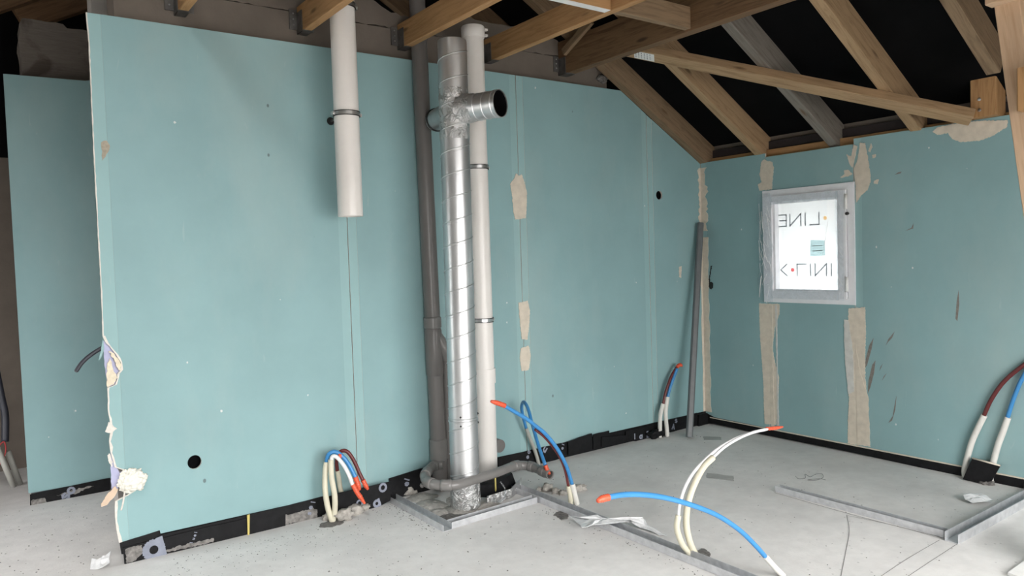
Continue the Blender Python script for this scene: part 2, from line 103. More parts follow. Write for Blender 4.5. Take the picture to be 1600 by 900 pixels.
def board_mat(name, c):
    t = NT(name); v = t.coord(world=True)
    f = t.noise(v, 2.2, 5, .6); g = t.noise(v, 55, 2)
    a = t.ramp(f, [(.3, tuple(x*.93 for x in c)), (.7, tuple(x*1.05 for x in c))])
    # dusty haze of plaster
    h = t.noise(t.coord((1.2, 1.2, .5), world=True), 1.3, 6, .65)
    a = t.mix(t.ramp(h, [(.5, 0.0), (.85, .30)]), a, (.50, .54, .50))
    # little white flecks and dark nicks
    vo = t.node('ShaderNodeTexVoronoi'); vo.inputs['Scale'].default_value = 5.5; t.link(t.coord((1, 1, .8), world=True), vo.inputs['Vector'])
    nn = t.noise(v, 90, 2)
    ad = t.node('ShaderNodeMath', operation='MULTIPLY_ADD'); t.link(nn, ad.inputs[0]); ad.inputs[1].default_value = .05; t.link(vo.outputs['Distance'], ad.inputs[2])
    a = t.mix(t.ramp(ad.outputs[0], [(.052, .75), (.058, 0.0)]), a, (.75, .74, .70))
    vo2 = t.node('ShaderNodeTexVoronoi'); vo2.inputs['Scale'].default_value = 3.1; t.link(t.coord((1, 1, .7), world=True), vo2.inputs['Vector'])
    a = t.mix(t.ramp(vo2.outputs['Distance'], [(.022, .8), (.028, 0.0)]), a, (.10, .13, .13))
    # faint rubbed streaks
    st = t.noise(t.coord((9, 9, 1.6), world=True), 4, 3, .5, .6)
    a = t.mix(t.ramp(st, [(.70, 0.0), (.80, .14)]), a, (.62, .66, .62))
    t.base(a); t.set(Roughness=.62); t.b.inputs['Specular IOR Level'].default_value = .3
    t.bump(g, .05, .001); M[name] = t.m
board_mat('board_teal', (.25, .40, .415))
board_mat('board_edge_teal', (.285, .45, .46))
plain('gypsum', (.68, .65, .60), .9, var=.08, scale=60, bump=.3)
plain('lavender_paper', (.43, .44, .62), .8, var=.05)
plain('torn_cream', (.72, .64, .50), .9, var=.12, scale=50, bump=.5)
plain('foam_white', (.80, .78, .70), .9, var=.08, scale=80, bump=.8)
plain('kraft_paper', (.62, .48, .36), .8, var=.1)
plain('filler', (.63, .565, .47), .85, var=.09, scale=25, bump=.25)
plain('filler_pale', (.58, .58, .55), .85, var=.09, scale=25, bump=.25)
plain('stain_brown', (.36, .32, .25), .8, var=.2, scale=60)
plain('smear', (.20, .185, .165), .8, var=.2, scale=60)
plain('membrane', (.007, .007, .008), .6, var=.4, scale=30, bump=.3, spec=.2)
plain('membrane_dusty', (.20, .19, .18), .9, var=.5, scale=40, bump=.4)
plain('print_grey', (.24, .26, .32), .7, var=.15)
plain('roof_and_shade_black', (.003, .003, .0035), .9, var=.3, scale=4, spec=.1)  # underlay black, also painted where voids and the duct bore lie in shade
plain('white_pvc', (.74, .71, .68), .28, var=.03, scale=6)
plain('grey_pvc', (.155, .145, .14), .33, var=.08, scale=8)
plain('grey_pvc_light', (.185, .178, .172), .28, var=.08, scale=8)
plain('pole_grey', (.115, .125, .13), .5, var=.08)
plain('black_rubber', (.012, .012, .012), .6)
plain('clamp_steel', (.55, .55, .55), .3, metal=.9)
plain('hanger_steel', (.16, .155, .15), .5, metal=.7, var=.3)
plain('sheath_cream', (.60, .57, .45), .55, var=.06)
plain('sheath_white', (.66, .65, .61), .5, var=.05)
plain('sheath_grey', (.36, .36, .33), .55, var=.06)
plain('tube_blue', (.045, .225, .50), .35, var=.06)
plain('tube_white', (.75, .75, .76), .35, var=.04)
plain('tube_brown', (.115, .018, .018), .4, var=.1)
plain('tape_red', (.68, .10, .045), .35, var=.15, scale=60, bump=.3)
plain('window_white', (.76, .77, .80), .35, var=.04)
plain('paper_white', (.75, .75, .74), .7, var=.05)
plain('sticker', (.55, .72, .72), .6, var=.04)
plain('print_dark', (.16, .17, .19), .6)
plain('print_red', (.75, .12, .12), .6)
plain('print_orange', (.80, .42, .12), .6)
plain('yellow_foam', (.55, .45, .14), .8)
plain('stone', (.36, .34, .31), .95, var=.3, scale=40, bump=.8)
plain('dust_dark', (.15, .142, .135), .95, var=.5, scale=60, bump=.5)
plain('heap_dust', (.40, .38, .355), .95, var=.25, scale=50, bump=.7)
plain('pencil', (.19, .19, .19), .9)
plain('floor_stain', (.40, .40, .39), .9, var=.1)
plain('cable_black', (.03, .033, .045), .45)
plain('red_wire', (.35, .03, .03), .5)
plain('soffit_dark', (.03, .022, .022), .8)

def wood_mat(name, c1, c2, dark=(.12, .07, .035)):
    t = NT(name); v = t.coord((1.1, 14, 14))
    f = t.noise(v, 3.2, 6, .6, 1.2)
    g = t.noise(t.coord((3, 60, 60)), 4, 3)
    a = t.ramp(f, [(.28, c2), (.52, c1), (.75, tuple(min(1, x*1.12) for x in c1))])
    a = t.mix(t.ramp(g, [(.55, 0.0), (.8, .35)]), a, c2)
    vo = t.node('ShaderNodeTexVoronoi'); vo.inputs['Scale'].default_value = 1.0; t.link(t.coord((2.2, 9, 9)), vo.inputs['Vector'])
    a = t.mix(t.ramp(vo.outputs['Distance'], [(.06, .85), (.13, 0.0)]), a, dark)
    big = t.noise(t.coord((1.5, 3, 3)), 1.6, 3)
    a = t.mix(t.ramp(big, [(.5, 0.0), (.8, .30)]), a, tuple(x*.55 for x in c1))
    t.base(a); t.set(Roughness=.68); t.b.inputs['Specular IOR Level'].default_value = .3
    t.bump(f, .15, .003); M[name] = t.m
wood_mat('pine', (.43, .25, .115), (.30, .155, .065))
wood_mat('pine_pale', (.38, .255, .145), (.24, .15, .08))
wood_mat('pine_old', (.17, .10, .052), (.085, .047, .024), (.035, .02, .012))
wood_mat('pine_grey', (.24, .165, .10), (.14, .09, .052))
wood_mat('pine_zinc', (.20, .18, .155), (.12, .10, .08))
wood_mat('pine_post', (.56, .40, .27), (.46, .31, .19))

def concrete_mat(name, c, rough=.9, specks=True):
    t = NT(name); v = t.coord(world=True)
    f = t.noise(v, 1.6, 7, .65); g = t.noise(v, 14, 5, .6); h = t.noise(v, 90, 3)
    a = t.ramp(f, [(.25, tuple(x*.80 for x in c)), (.5, c), (.75, tuple(min(1, x*1.14) for x in c))])
    a = t.mix(t.ramp(g, [(.35, .22), (.6, 0.0)]), a, tuple(x*.72 for x in c))
    if specks:
        vo = t.node('ShaderNodeTexVoronoi'); vo.inputs['Scale'].default_value = 26; t.link(v, vo.inputs['Vector'])
        msk = t.noise(v, 3.0, 3)
        sp = t.ramp(vo.outputs['Distance'], [(.10, 1.0), (.16, 0.0)])
        mk_ = t.node('ShaderNodeMath', operation='MULTIPLY'); t.link(sp, mk_.inputs[0]); t.link(t.ramp(msk, [(.52, 0.0), (.66, .6)]), mk_.inputs[1])
        a = t.mix(mk_.outputs[0], a, tuple(x*.35 for x in c))
    t.base(a); t.set(Roughness=rough); t.b.inputs['Specular IOR Level'].default_value = .3
    mixh = t.node('ShaderNodeMath', operation='ADD'); t.link(g, mixh.inputs[0]); t.link(h, mixh.inputs[1])
    t.bump(mixh.outputs[0], .22, .004); M[name] = t.m
concrete_mat('floor_concrete', (.72, .71, .70))
concrete_mat('wall_concrete', (.155, .132, .112), specks=False)
concrete_mat('wall_concrete_pale', (.20, .19, .17), specks=False)
concrete_mat('render_grey', (.34, .32, .30), specks=False)
concrete_mat('terrace', (.25, .24, .23), specks=False)
def pier_mat():
    t = NT('pier_concrete'); v = t.coord((1, 1, 1), world=True)
    f = t.noise(v, 3.5, 5, .55, .4); g = t.noise(t.coord((3, 3, 30), world=True), 3, 4)
    a = t.ramp(f, [(.42, (.07, .055, .045)), (.50, (.17, .15, .13))])
    a = t.mix(t.ramp(g, [(.4, .4), (.7, 0.0)]), a, (.11, .095, .083))
    t.base(a); t.set(Roughness=.95); t.bump(g, .5, .006); M['pier_concrete'] = t.m
pier_mat()
def galv():
    t = NT('galvanised'); v = t.coord()
    f = t.noise(t.coord((2, 2, .5)), 4, 2); g = t.noise(v, 40, 3)
    t.base(t.ramp(f, [(.3, (.50, .51, .52)), (.7, (.70, .71, .72))]))
    t.link(t.ramp(g, [(.3, .34), (.7, .40)]), t.b.inputs['Roughness']); t.set(Metallic=.85); M['galvanised'] = t.m
    t = NT('foil_tape'); v = t.coord()
    f = t.noise(v, 28, 5, .6, 1.5); t.base((.62, .62, .62)); t.set(Metallic=.9, Roughness=.28); t.bump(f, .9, .02); M['foil_tape'] = t.m
    t = NT('track_steel'); f = t.noise(t.coord(), 30, 4)
    t.base(t.ramp(f, [(.3, (.50, .51, .53)), (.7, (.66, .67, .69))])); t.set(Metallic=.55, Roughness=.45); M['track_steel'] = t.m
galv()
def film():
    t = NT('clear_film'); nt = t
    out = t.n['Material Output']; tr = t.node('ShaderNodeBsdfTransparent'); tr.inputs[0].default_value = (.93, .95, .97, 1)
    gl = t.node('ShaderNodeBsdfGlossy'); gl.inputs['Roughness'].default_value = .15
    df = t.node('ShaderNodeBsdfTranslucent'); df.inputs[0].default_value = (.85, .87, .9, 1)
    d2 = t.node('ShaderNodeBsdfDiffuse'); d2.inputs[0].default_value = (.85, .87, .9, 1)
    f = t.noise(t.coord(), 30, 4, .6, 1.0)
    bp = t.node('ShaderNodeBump'); bp.inputs['Strength'].default_value = .7; bp.inputs['Distance'].default_value = .01; t.link(f, bp.inputs['Height'])
    t.link(bp.outputs[0], gl.inputs['Normal'])
    m1 = t.node('ShaderNodeMixShader'); m1.inputs[0].default_value = .5; t.link(df.outputs[0], m1.inputs[1]); t.link(d2.outputs[0], m1.inputs[2])
    m2 = t.node('ShaderNodeMixShader'); m2.inputs[0].default_value = .45; t.link(m1.outputs[0], m2.inputs[1]); t.link(gl.outputs[0], m2.inputs[2])
    m3 = t.node('ShaderNodeMixShader'); t.link(t.ramp(f, [(.35, .05), (.75, .32)]), m3.inputs[0]); t.link(tr.outputs[0], m3.inputs[1]); t.link(m2.outputs[0], m3.inputs[2])
    t.link(m3.outputs[0], out.inputs[0]); M['clear_film'] = t.m
    t = NT('milky_film'); out = t.n['Material Output']
    df = t.node('ShaderNodeBsdfTranslucent'); df.inputs[0].default_value = (.62, .63, .64, 1)
    d2 = t.node('ShaderNodeBsdfDiffuse'); d2.inputs[0].default_value = (.8, .8, .8, 1)
    m1 = t.node('ShaderNodeMixShader'); m1.inputs[0].default_value = .25; t.link(df.outputs[0], m1.inputs[1]); t.link(d2.outputs[0], m1.inputs[2]); t.link(m1.outputs[0], out.inputs[0]); M['milky_film'] = t.m
    for nm, c in (('print_film_grey', (.47, .48, .50)), ('print_film_red', (.88, .38, .39)), ('print_film_orange', (.94, .76, .52)), ('print_film_teal', (.70, .80, .81))):
        t = NT(nm); out = t.n['Material Output']; df = t.node('ShaderNodeBsdfTranslucent'); df.inputs[0].default_value = (*c, 1); t.link(df.outputs[0], out.inputs[0]); M[nm] = t.m
film()
def glass():
    t = NT('pane_glass'); out = t.n['Material Output']; tr = t.node('ShaderNodeBsdfTransparent'); tr.inputs[0].default_value = (.94, .96, .96, 1)
    gl = t.node('ShaderNodeBsdfGlossy'); gl.inputs['Roughness'].default_value = .02
    m1 = t.node('ShaderNodeMixShader'); m1.inputs[0].default_value = .06; t.link(tr.outputs[0], m1.inputs[1]); t.link(gl.outputs[0], m1.inputs[2]); t.link(m1.outputs[0], out.inputs[0]); M['pane_glass'] = t.m
glass()

# ------------------------------------------------------------------ mesh helpers
def tag(o, label=None, cat=None, group=None, kind=None):
    if label: o['label'] = label
    if cat: o['category'] = cat
    if group: o['group'] = group
    if kind: o['kind'] = kind
    return o
_INV = {}
def reg(o, mw): _INV[o.name] = mw.inverted()
def empty(name, loc):
    o = bpy.data.objects.new(name, None); COL.objects.link(o); o.location = loc; o.empty_display_size = .05
    reg(o, Matrix.Translation(Vector(loc))); return o
def mk(name, verts, faces, mats, parent=None, fm=None, smooth=False, frame=None):
    """world-space verts -> object with its origin at the base centre (or local verts with a frame matrix)"""
    if isinstance(mats, str): mats = [mats]
    me = bpy.data.meshes.new(name)
    if frame is None:
        vs = [Vector(v) for v in verts]
        mn = Vector((min(v[i] for v in vs) for i in range(3))); mx = Vector((max(v[i] for v in vs) for i in range(3)))
        c = Vector(((mn.x+mx.x)/2, (mn.y+mx.y)/2, mn.z)); mw = Matrix.Translation(c); vs = [v-c for v in vs]
    else:
        vs = verts; mw = frame
    me.from_pydata([tuple(v) for v in vs], [], [tuple(f) for f in faces]); me.update()
    for m in mats: me.materials.append(M[m])
    if fm: me.polygons.foreach_set('material_index', fm)
    if smooth: me.polygons.foreach_set('use_smooth', [True]*len(me.polygons))
    bm = bmesh.new(); bm.from_mesh(me); bmesh.ops.recalc_face_normals(bm, faces=bm.faces); bm.to_mesh(me); bm.free()
    o = bpy.data.objects.new(name, me); COL.objects.link(o); reg(o, mw)
    if parent is not None:
        o.parent = parent; o.matrix_parent_inverse = _INV[parent.name].copy()
    o.matrix_basis = mw
    return o
def merge(parts):
    V, F, m = [], [], []
    for p in parts:
        n = len(V); V += list(p[0]); F += [tuple(i+n for i in f) for f in p[1]]
        m += list(p[2]) if len(p) > 2 else [0]*len(p[1])
    return V, F, m
def gbox(lo, hi, mi=0):
    x0, y0, z0 = lo; x1, y1, z1 = hi
    v = [(x0,y0,z0),(x1,y0,z0),(x1,y1,z0),(x0,y1,z0),(x0,y0,z1),(x1,y0,z1),(x1,y1,z1),(x0,y1,z1)]
    f = [(0,3,2,1),(4,5,6,7),(0,1,5,4),(1,2,6,5),(2,3,7,6),(3,0,4,7)]
    return v, f, [mi]*6
def box(name, lo, hi, mat, parent=None): 
    v, f, m = gbox(lo, hi); return mk(name, v, f, mat, parent)
def gprism(poly, holes, fn, d0, d1, mi=0, ms=None):
    """2-D polygon (+holes) -> closed slab; fn(a, b, depth) gives the world point"""
    loops = [[Vector((a, b, 0)) for a, b in poly]] + [[Vector((a, b, 0)) for a, b in h] for h in holes]
    tri = tessellate_polygon(loops); flat = [p for l in loops for p in l]; n = len(flat)
    V = [fn(p.x, p.y, d0) for p in flat] + [fn(p.x, p.y, d1) for p in flat]
    F, m = [], []
    for t in tri:
        F.append(tuple(t)); m.append(mi); F.append(tuple(i+n for i in reversed(t))); m.append(mi)
    k = 0; ms = mi if ms is None else ms
    for l in loops:
        for i in range(len(l)):
            j = (i+1) % len(l); F.append((k+i, k+j, k+j+n, k+i+n)); m.append(ms)
        k += len(l)
    return V, F, m
def wall1(a, b, d): return (a, -d, b)      # back wall: x, z, distance out into the room
def wall2(a, b, d): return (-d, a, b)      # right wall: y, z, distance out into the room
def floorp(a, b, d): return (a, b, d)
def circle(c, r, n=28, sq=1.0): return [(c[0]+r*math.cos(2*math.pi*i/n), c[1]+r*sq*math.sin(2*math.pi*i/n)) for i in range(n)]
def rough_outline(poly, step=.008, amp=.003, seed=0):
    out = []; rr = random.Random(seed)
    for i in range(len(poly)):
        a = Vector(poly[i]); b = Vector(poly[(i+1) % len(poly)]); L = (b-a).length; n = max(1, int(L/step))
        for k in range(n):
            p = a.lerp(b, k/n); q = (b-a).normalized() if L > 1e-6 else Vector((1, 0)); off = rr.uniform(-amp, amp)
            out.append((p.x-q.y*off, p.y+q.x*off))
    return out
def slab(name, poly, fn, d0, d1, mat, parent=None, rough=None, holes=()):
    if rough: poly = rough_outline(poly, rough[0], rough[1], len(poly)*7+int(abs(poly[0][0])*1000))
    v, f, m = gprism(poly, list(holes), fn, d0, d1); return mk(name, v, f, mat, parent)
def clip(poly, axis, val, keep_less):
    out = []
    for i in range(len(poly)):
        a, b = poly[i], poly[(i+1) % len(poly)]
        ia = (a[axis] <= val) == keep_less or a[axis] == val; ib = (b[axis] <= val) == keep_less or b[axis] == val
        if ia: out.append(a)
        if ia != ib:
            t = (val-a[axis])/(b[axis]-a[axis]); out.append((a[0]+t*(b[0]-a[0]), a[1]+t*(b[1]-a[1])))
    return out
def smooth_path(pts, n=8):
    P = [Vector(p) for p in pts]
    if len(P) < 3: return P
    P = [P[0]*2-P[1]] + P + [P[-1]*2-P[-2]]; out = []
    for i in range(1, len(P)-2):
        p0, p1, p2, p3 = P[i-1:i+3]
        for k in range(n):
            t = k/n; out.append(.5*((2*p1)+(p2-p0)*t+(2*p0-5*p1+4*p2-p3)*t*t+(3*p1-p0-3*p2+p3)*t**3))
    out.append(P[-2]); return out
def gtube(path, r, n=12, caps=True, radii=None, mi=0):
    V, F = [], []; N = len(path); up = None
    for i, p in enumerate(path):
        t = (path[min(i+1, N-1)]-path[max(i-1, 0)]).normalized()
        if up is None: up = t.orthogonal().normalized()
        up = (up-t*up.dot(t)).normalized(); s = t.cross(up); rr = radii[i] if radii else r
        for k in range(n):
            a = 2*math.pi*k/n; V.append(p+up*rr*math.cos(a)+s*rr*math.sin(a))
    for i in range(N-1):
        for k in range(n):
            a, b = i*n+k, i*n+(k+1) % n; F.append((a, b, b+n, a+n))
    if caps: F.append(tuple(range(n))[::-1]); F.append(tuple((N-1)*n+k for k in range(n)))
    return V, F, [mi]*len(F)
def tube(name, pts, r, mat, parent=None, n=12, sub=8, caps=True, radii=None):
    path = smooth_path(pts, sub) if sub else [Vector(p) for p in pts]
    v, f, m = gtube(path, r, n, caps, radii); o = mk(name, v, f, mat, parent, smooth=True)
    if caps: o.data.polygons[-1].use_smooth = False; o.data.polygons[-2].use_smooth = False
    return o
def glathe(prof, axis0, axis1, n=32, mi=0, ripple=0, seed=0):
    """profile of (radius, t along the axis in metres) swept round the axis"""
    A = Vector(axis0); d = (Vector(axis1)-A).normalized(); u = d.orthogonal().normalized(); s = d.cross(u); V, F = [], []
    for (r, t) in prof:
        for k in range(n):
            a = 2*math.pi*k/n; rr = r
            if ripple: rr = r+ripple*noise.noise(Vector((math.cos(a)*3+seed, math.sin(a)*3, t*22)))
            V.append(A+d*t+u*rr*math.cos(a)+s*rr*math.sin(a))
    for i in range(len(prof)-1):
        for k in range(n):
            a, b = i*n+k, i*n+(k+1) % n; F.append((a, b, b+n, a+n))
    return V, F, [mi]*len(F)
def lathe(name, prof, a0, a1, mat, parent=None, n=32, ripple=0, seed=0, sharp=True):
    v, f, m = glathe(prof, a0, a1, n, 0, ripple, seed); o = mk(name, v, f, mat, parent, smooth=True)
    if sharp:
        try: o.data.set_sharp_from_angle(angle=math.radians(40))
        except Exception: pass
    return o
def hollow(name, a0, a1, r, wall, mat, parent=None, n=36):
    L = (Vector(a1)-Vector(a0)).length; return lathe(name, [(r-wall, 0), (r, 0), (r, L), (r-wall, L), (r-wall, 0)], a0, a1, mat, parent, n)
def beam(name, A, B, w, h, mat, parent=None, up=(0, 0, 1), bev=.003):
    """timber from A to B; A-B is the middle of the UNDERSIDE, w across, h upward"""
    A, B = Vector(A), Vector(B); x = (B-A).normalized(); z = Vector(up); z = (z-x*z.dot(x)).normalized(); y = z.cross(x); L = (B-A).length
    fr = Matrix(((x.x, y.x, z.x, A.x), (x.y, y.y, z.y, A.y), (x.z, y.z, z.z, A.z), (0, 0, 0, 1)))
    b = bev; ring = [(-w/2+b, 0), (w/2-b, 0), (w/2, b), (w/2, h-b), (w/2-b, h), (-w/2+b, h), (-w/2, h-b), (-w/2, b)]
    V = [(0, p, q) for p, q in ring]+[(L, p, q) for p, q in ring]
    F = [(i, (i+1) % 8, (i+1) % 8+8, i+8) for i in range(8)]+[tuple(range(8))[::-1], tuple(range(8, 16))]
    return mk(name, V, F, mat, parent, frame=fr)
GLY = {  # letters as strokes in a unit box
 'L': [[(0, 1), (0, 0), (.6, 0)]], 'I': [[(.1, 0), (.1, 1)]], 'N': [[(0, 0), (0, 1), (.7, 0), (.7, 1)]], 'E': [[(.6, 1), (0, 1), (0, 0), (.6, 0)], [(0, .5), (.5, .5)]],
 '<': [[(.55, 1), (0, .5), (.55, 0)]], 'O': [[(.5+.42*math.cos(a*math.pi/8), .5+.45*math.sin(a*math.pi/8)) for a in range(17)]],
 'o': [[(.4+.32*math.cos(a*math.pi/6), .35+.33*math.sin(a*math.pi/6)) for a in range(13)]], 'l': [[(.1, 0), (.1, 1)]], 'i': [[(.1, 0), (.1, .7)], [(.1, .85), (.1, 1)]],
 'a': [[(.4+.32*math.cos(a*math.pi/6), .35+.33*math.sin(a*math.pi/6)) for a in range(13)], [(.72, .7), (.72, 0)]],
 'e': [[(.1, .36), (.7, .36), (.62, .6), (.4, .7), (.15, .55), (.08, .33), (.2, .08), (.45, 0), (.68, .12)]],
 's': [[(.62, .6), (.35, .7), (.12, .55), (.3, .38), (.55, .28), (.6, .1), (.35, 0), (.08, .1)]], 'u': [[(.05, .7), (.05, .2), (.3, 0), (.6, .2), (.6, .7)], [(.6, .2), (.6, 0)]],
 'A': [[(0, 0), (.35, 1), (.7, 0)], [(.15, .35), (.55, .35)]], 'z': [[(.05, .7), (.6, .7), (.05, 0), (.6, 0)]],
}
def gstrokes(ch, pos, size, w, fn, d0, d1, rot=0, sx=1, sy=1):
    parts = []; c, s = math.cos(rot), math.sin(rot)
    for line in GLY[ch]:
        for a, b in zip(line[:-1], line[1:]):
            A = Vector((a[0]-.35, a[1]-.5)); B = Vector((b[0]-.35, b[1]-.5)); A.x *= sx; B.x *= sx; A.y *= sy; B.y *= sy
            t = (B-A).normalized(); nn = Vector((-t.y, t.x))*w/2; A -= t*w*.45; B += t*w*.45
            q = [(A+nn)*size, (A-nn)*size, (B-nn)*size, (B+nn)*size]
            q = [(pos[0]+p.x*c-p.y*s, pos[1]+p.x*s+p.y*c) for p in q]
            k = len(parts)*.00006; parts.append(gprism(q, [], fn, d0+k*.5, d1+k))
    return merge(parts)

# ================================================================== the setting
S = .568; Z0 = 2.087                       # roof underside: z = Z0 - S*x
RIDGE = -3.7
def roofz(x): return Z0-S*x if x > RIDGE else Z0-S*RIDGE+S*(x-RIDGE)
nrm = Vector((S, 0, 1)).normalized(); nrmL = Vector((-S, 0, 1)).normalized()

def dust_heap(parent, x, y, r, seed):
    V, F = [], []; n, m_ = 20, 6
    for j in range(m_+1):
        for i in range(n):
            a = 2*math.pi*i/n; q = j/m_; rr_ = r*q*(1+.35*noise.noise(Vector((math.cos(a)*1.5+seed*3, math.sin(a)*1.5, 0))))
            h = .16*r*(1-q*q)*(1+.5*noise.noise(Vector((math.cos(a)*q*4+seed, math.sin(a)*q*4, 2))))
            V.append((x+rr_*math.cos(a), y+rr_*math.sin(a), max(.0004, h) if j < m_ else .0002))
    for j in range(m_):
        for i in range(n): k = (i+1) % n; F.append((j*n+i, j*n+k, (j+1)*n+k, (j+1)*n+i))
    return mk('dust_heap', V, F, 'heap_dust', parent, smooth=True)
# floor
fl = empty('floor', (-3.5, -2, 0)); tag(fl, 'dusty light grey concrete slab floor of the unfinished room', 'floor', kind='structure')
box('slab', (-6.2, -5.2, -.2), (.35, 2.6, 0), 'floor_concrete', fl)
for k, pl in enumerate(D['pencil']):
    parts = []
    P = [Vector((*p, .0012)) for p in pl]; P = smooth_path(P, 6)
    for a, b in zip(P[:-1], P[1:]):
        t = (b-a).normalized(); nn = Vector((-t.y, t.x, 0))*(.0013 if k < 4 else .0022)
        parts.append(([a+nn, a-nn, b-nn, b+nn], [(0, 1, 2, 3)]))
    v, f, m = merge(parts); mk('pencil_line', v, f, 'pencil', fl)
for p in D['stain']: slab('floor_stain', p, floorp, .0, .0012, 'floor_stain', fl, rough=(.02, .004))
for p in (D['grit'], D['grit2']): slab('broken_hole', p, floorp, .0, .004, 'dust_dark', fl, rough=(.008, .006))
slab('broken_hole', [(-3.31, -.17), (-3.27, -.205), (-3.2, -.20), (-3.16, -.15), (-3.2, -.11), (-3.29, -.12)], floorp, 0, .003, 'dust_dark', fl, rough=(.012, .006))
slab('broken_hole', [(-2.78, -.55), (-2.55, -.59), (-2.6, -.52), (-2.68, -.44), (-2.77, -.42)], floorp, 0, .003, 'dust_dark', fl, rough=(.02, .01))
for k, (hx, hy, hr) in enumerate(((-2.68, -.25, .10), (-2.60, -.42, .10), (-2.72, -.38, .07), (-2.45, -.48, .09), (-2.38, -.20, .09), (-2.66, -.10, .09), (-2.5, -.3, .10))): dust_heap(fl, hx, hy, hr, k)

# ---- back wall: plasterboard on W1
w1 = empty('wall_back', (-2.1, 0, 0)); tag(w1, 'wall of green moisture-resistant plasterboards behind the standing pipes', 'wall', kind='structure')
ZT, ZB, BT = 2.572, .10, .0125
XJ = [-4.236, -3.012, -1.805, -.600, -.001]
def gz(x): return min(ZT, Z0-.003-S*x)
TP = .052
def board1(i, x0, x1, poly, holes, taperL, taperR):
    parts = []; xa, xb = x0+(TP if taperL else 0), x1-(TP if taperR else 0)
    main = clip(clip(poly, 0, xa, False), 0, xb, True)
    parts.append(gprism(main, holes, wall1, 0, -BT, 0, 2))
    for on, lo, hi in ((taperL, x0-1, xa), (taperR, xb, x1+1)):
        if on: parts.append(gprism(clip(clip(poly, 0, lo, False), 0, hi, True), [], wall1, -.0022, -BT, 1, 2))
    v, f, m = merge(parts); return mk('plasterboard', v, f, ['board_teal', 'board_edge_teal', 'gypsum'], w1, fm=m)
g = .0022
edge = [tuple(p) for p in D['edgeA']]
pA = [(XJ[1]-g, ZT)] + edge + [(XJ[1]-g, ZB)]
h1 = D['hole1']; h2 = D['hole2']; h3 = D['hole3']
board1(0, XJ[0], XJ[1]-g, pA, [circle((h1[0], h1[2]), .033, sq=1.05)], True, True)
bB = board1(1, XJ[1]+g, XJ[2]-g, [(XJ[1]+g, ZB), (XJ[2]-g, ZB), (XJ[2]-g, ZT), (XJ[1]+g, ZT)], [], True, True)
kx = (Z0-.003-ZT)/S
board1(2, XJ[2]+g, XJ[3]-g, [(XJ[2]+g, ZB), (XJ[3]-g, ZB), (XJ[3]-g, gz(XJ[3])), (kx, ZT), (XJ[2]+g, ZT)], [], True, True)
board1(3, XJ[3]+g, XJ[4], [(XJ[3]+g, ZB), (XJ[4], ZB), (XJ[4], gz(0)), (XJ[3]+g, gz(XJ[3])-.004)], [circle((h2[0], h2[2]), .034)], True, False)
# black sheet painting the shade of the void behind holes and joints
box('insulation_and_void', (-4.10, .036, .0), (.0, .049, 2.05), 'roof_and_shade_black', w1)
for p in D['patch1']: slab('filler_patch', p, wall1, -.001, .0018, 'filler', w1, rough=(.006, .0025))
slab('brown_stain', [(-4.21, 1.985), (-4.185, 1.995), (-4.172, 1.97), (-4.19, 1.93), (-4.208, 1.90)], wall1, -.0022, .0002, 'stain_brown', w1, rough=(.01, .003))
# corner joint, filler on both faces
def strip(z0, z1, a0, a1, seed, amp, n=26):
    rr = random.Random(seed); L = [(a0, z0)]; 
    for k in range(n+1): L.append((a1+rr.uniform(-amp, amp), z0+(z1-z0)*k/n))
    L.append((a0, z1)); return L
slab('corner_filler', strip(1.55, 2.05, -.001, -.026, 3, .012), wall1, -.001, .002, 'filler', w1)
slab('corner_filler', strip(.10, 1.5, -.001, -.022, 4, .005), wall1, -.001, .002, 'filler', w1)
# torn left edge: the white core shows along it
rr = random.Random(5)
lo = [p for p in edge if p[1] < 1.12]; hi = [p for p in edge if p[1] >= 1.08]
for seg, w0, w1_ in ((hi, .002, .0045), (lo, .003, .012)):
    pts = []
    for a, b in zip(seg[:-1], seg[1:]):
        n = max(1, int((Vector(b)-Vector(a)).length/.02))
        pts += [Vector(a).lerp(Vector(b), k/n) for k in range(n)]
    pts.append(Vector(seg[-1])); L = [(p.x-rr.uniform(0, w0), p.y) for p in pts]; R_ = [(p.x+rr.uniform(w0, w1_), p.y) for p in pts]
    parts = []
    for k in range(len(pts)-1):
        if abs(L[k][1]-L[k+1][1]) < 1e-4: continue
        parts.append(gprism([L[k], R_[k], R_[k+1], L[k+1]], [], wall1, -.010, .0012+.0003*(k % 3)))
    v, f, m = merge(parts); mk('torn_rim', v, f, 'gypsum', w1)
T = D['torn']
slab('torn_paper', T['lav'], wall1, -.014, -.012, 'lavender_paper', w1, rough=(.01, .002))
slab('torn_paper', T['lav2'], wall1, -.014, -.012, 'lavender_paper', w1, rough=(.01, .002))
slab('torn_core', T['cream1'], wall1, -.008, .006, 'torn_cream', w1, rough=(.008, .003))
slab('torn_core', T['cream2'], wall1, -.010, .004, 'torn_cream', w1, rough=(.008, .003))
slab('torn_core', T['chip'], wall1, -.004, .008, 'gypsum', w1, rough=(.006, .002))
slab('torn_strip', T['curl'], wall1, .004, .006, 'board_edge_teal', w1, rough=(.01, .001))
slab('torn_strip', T['curl2'], wall1, .004, .010, 'gypsum', w1, rough=(.006, .002))
slab('torn_strip', T['flap'], wall1, .010, .014, 'kraft_paper', w1, rough=(.008, .002))
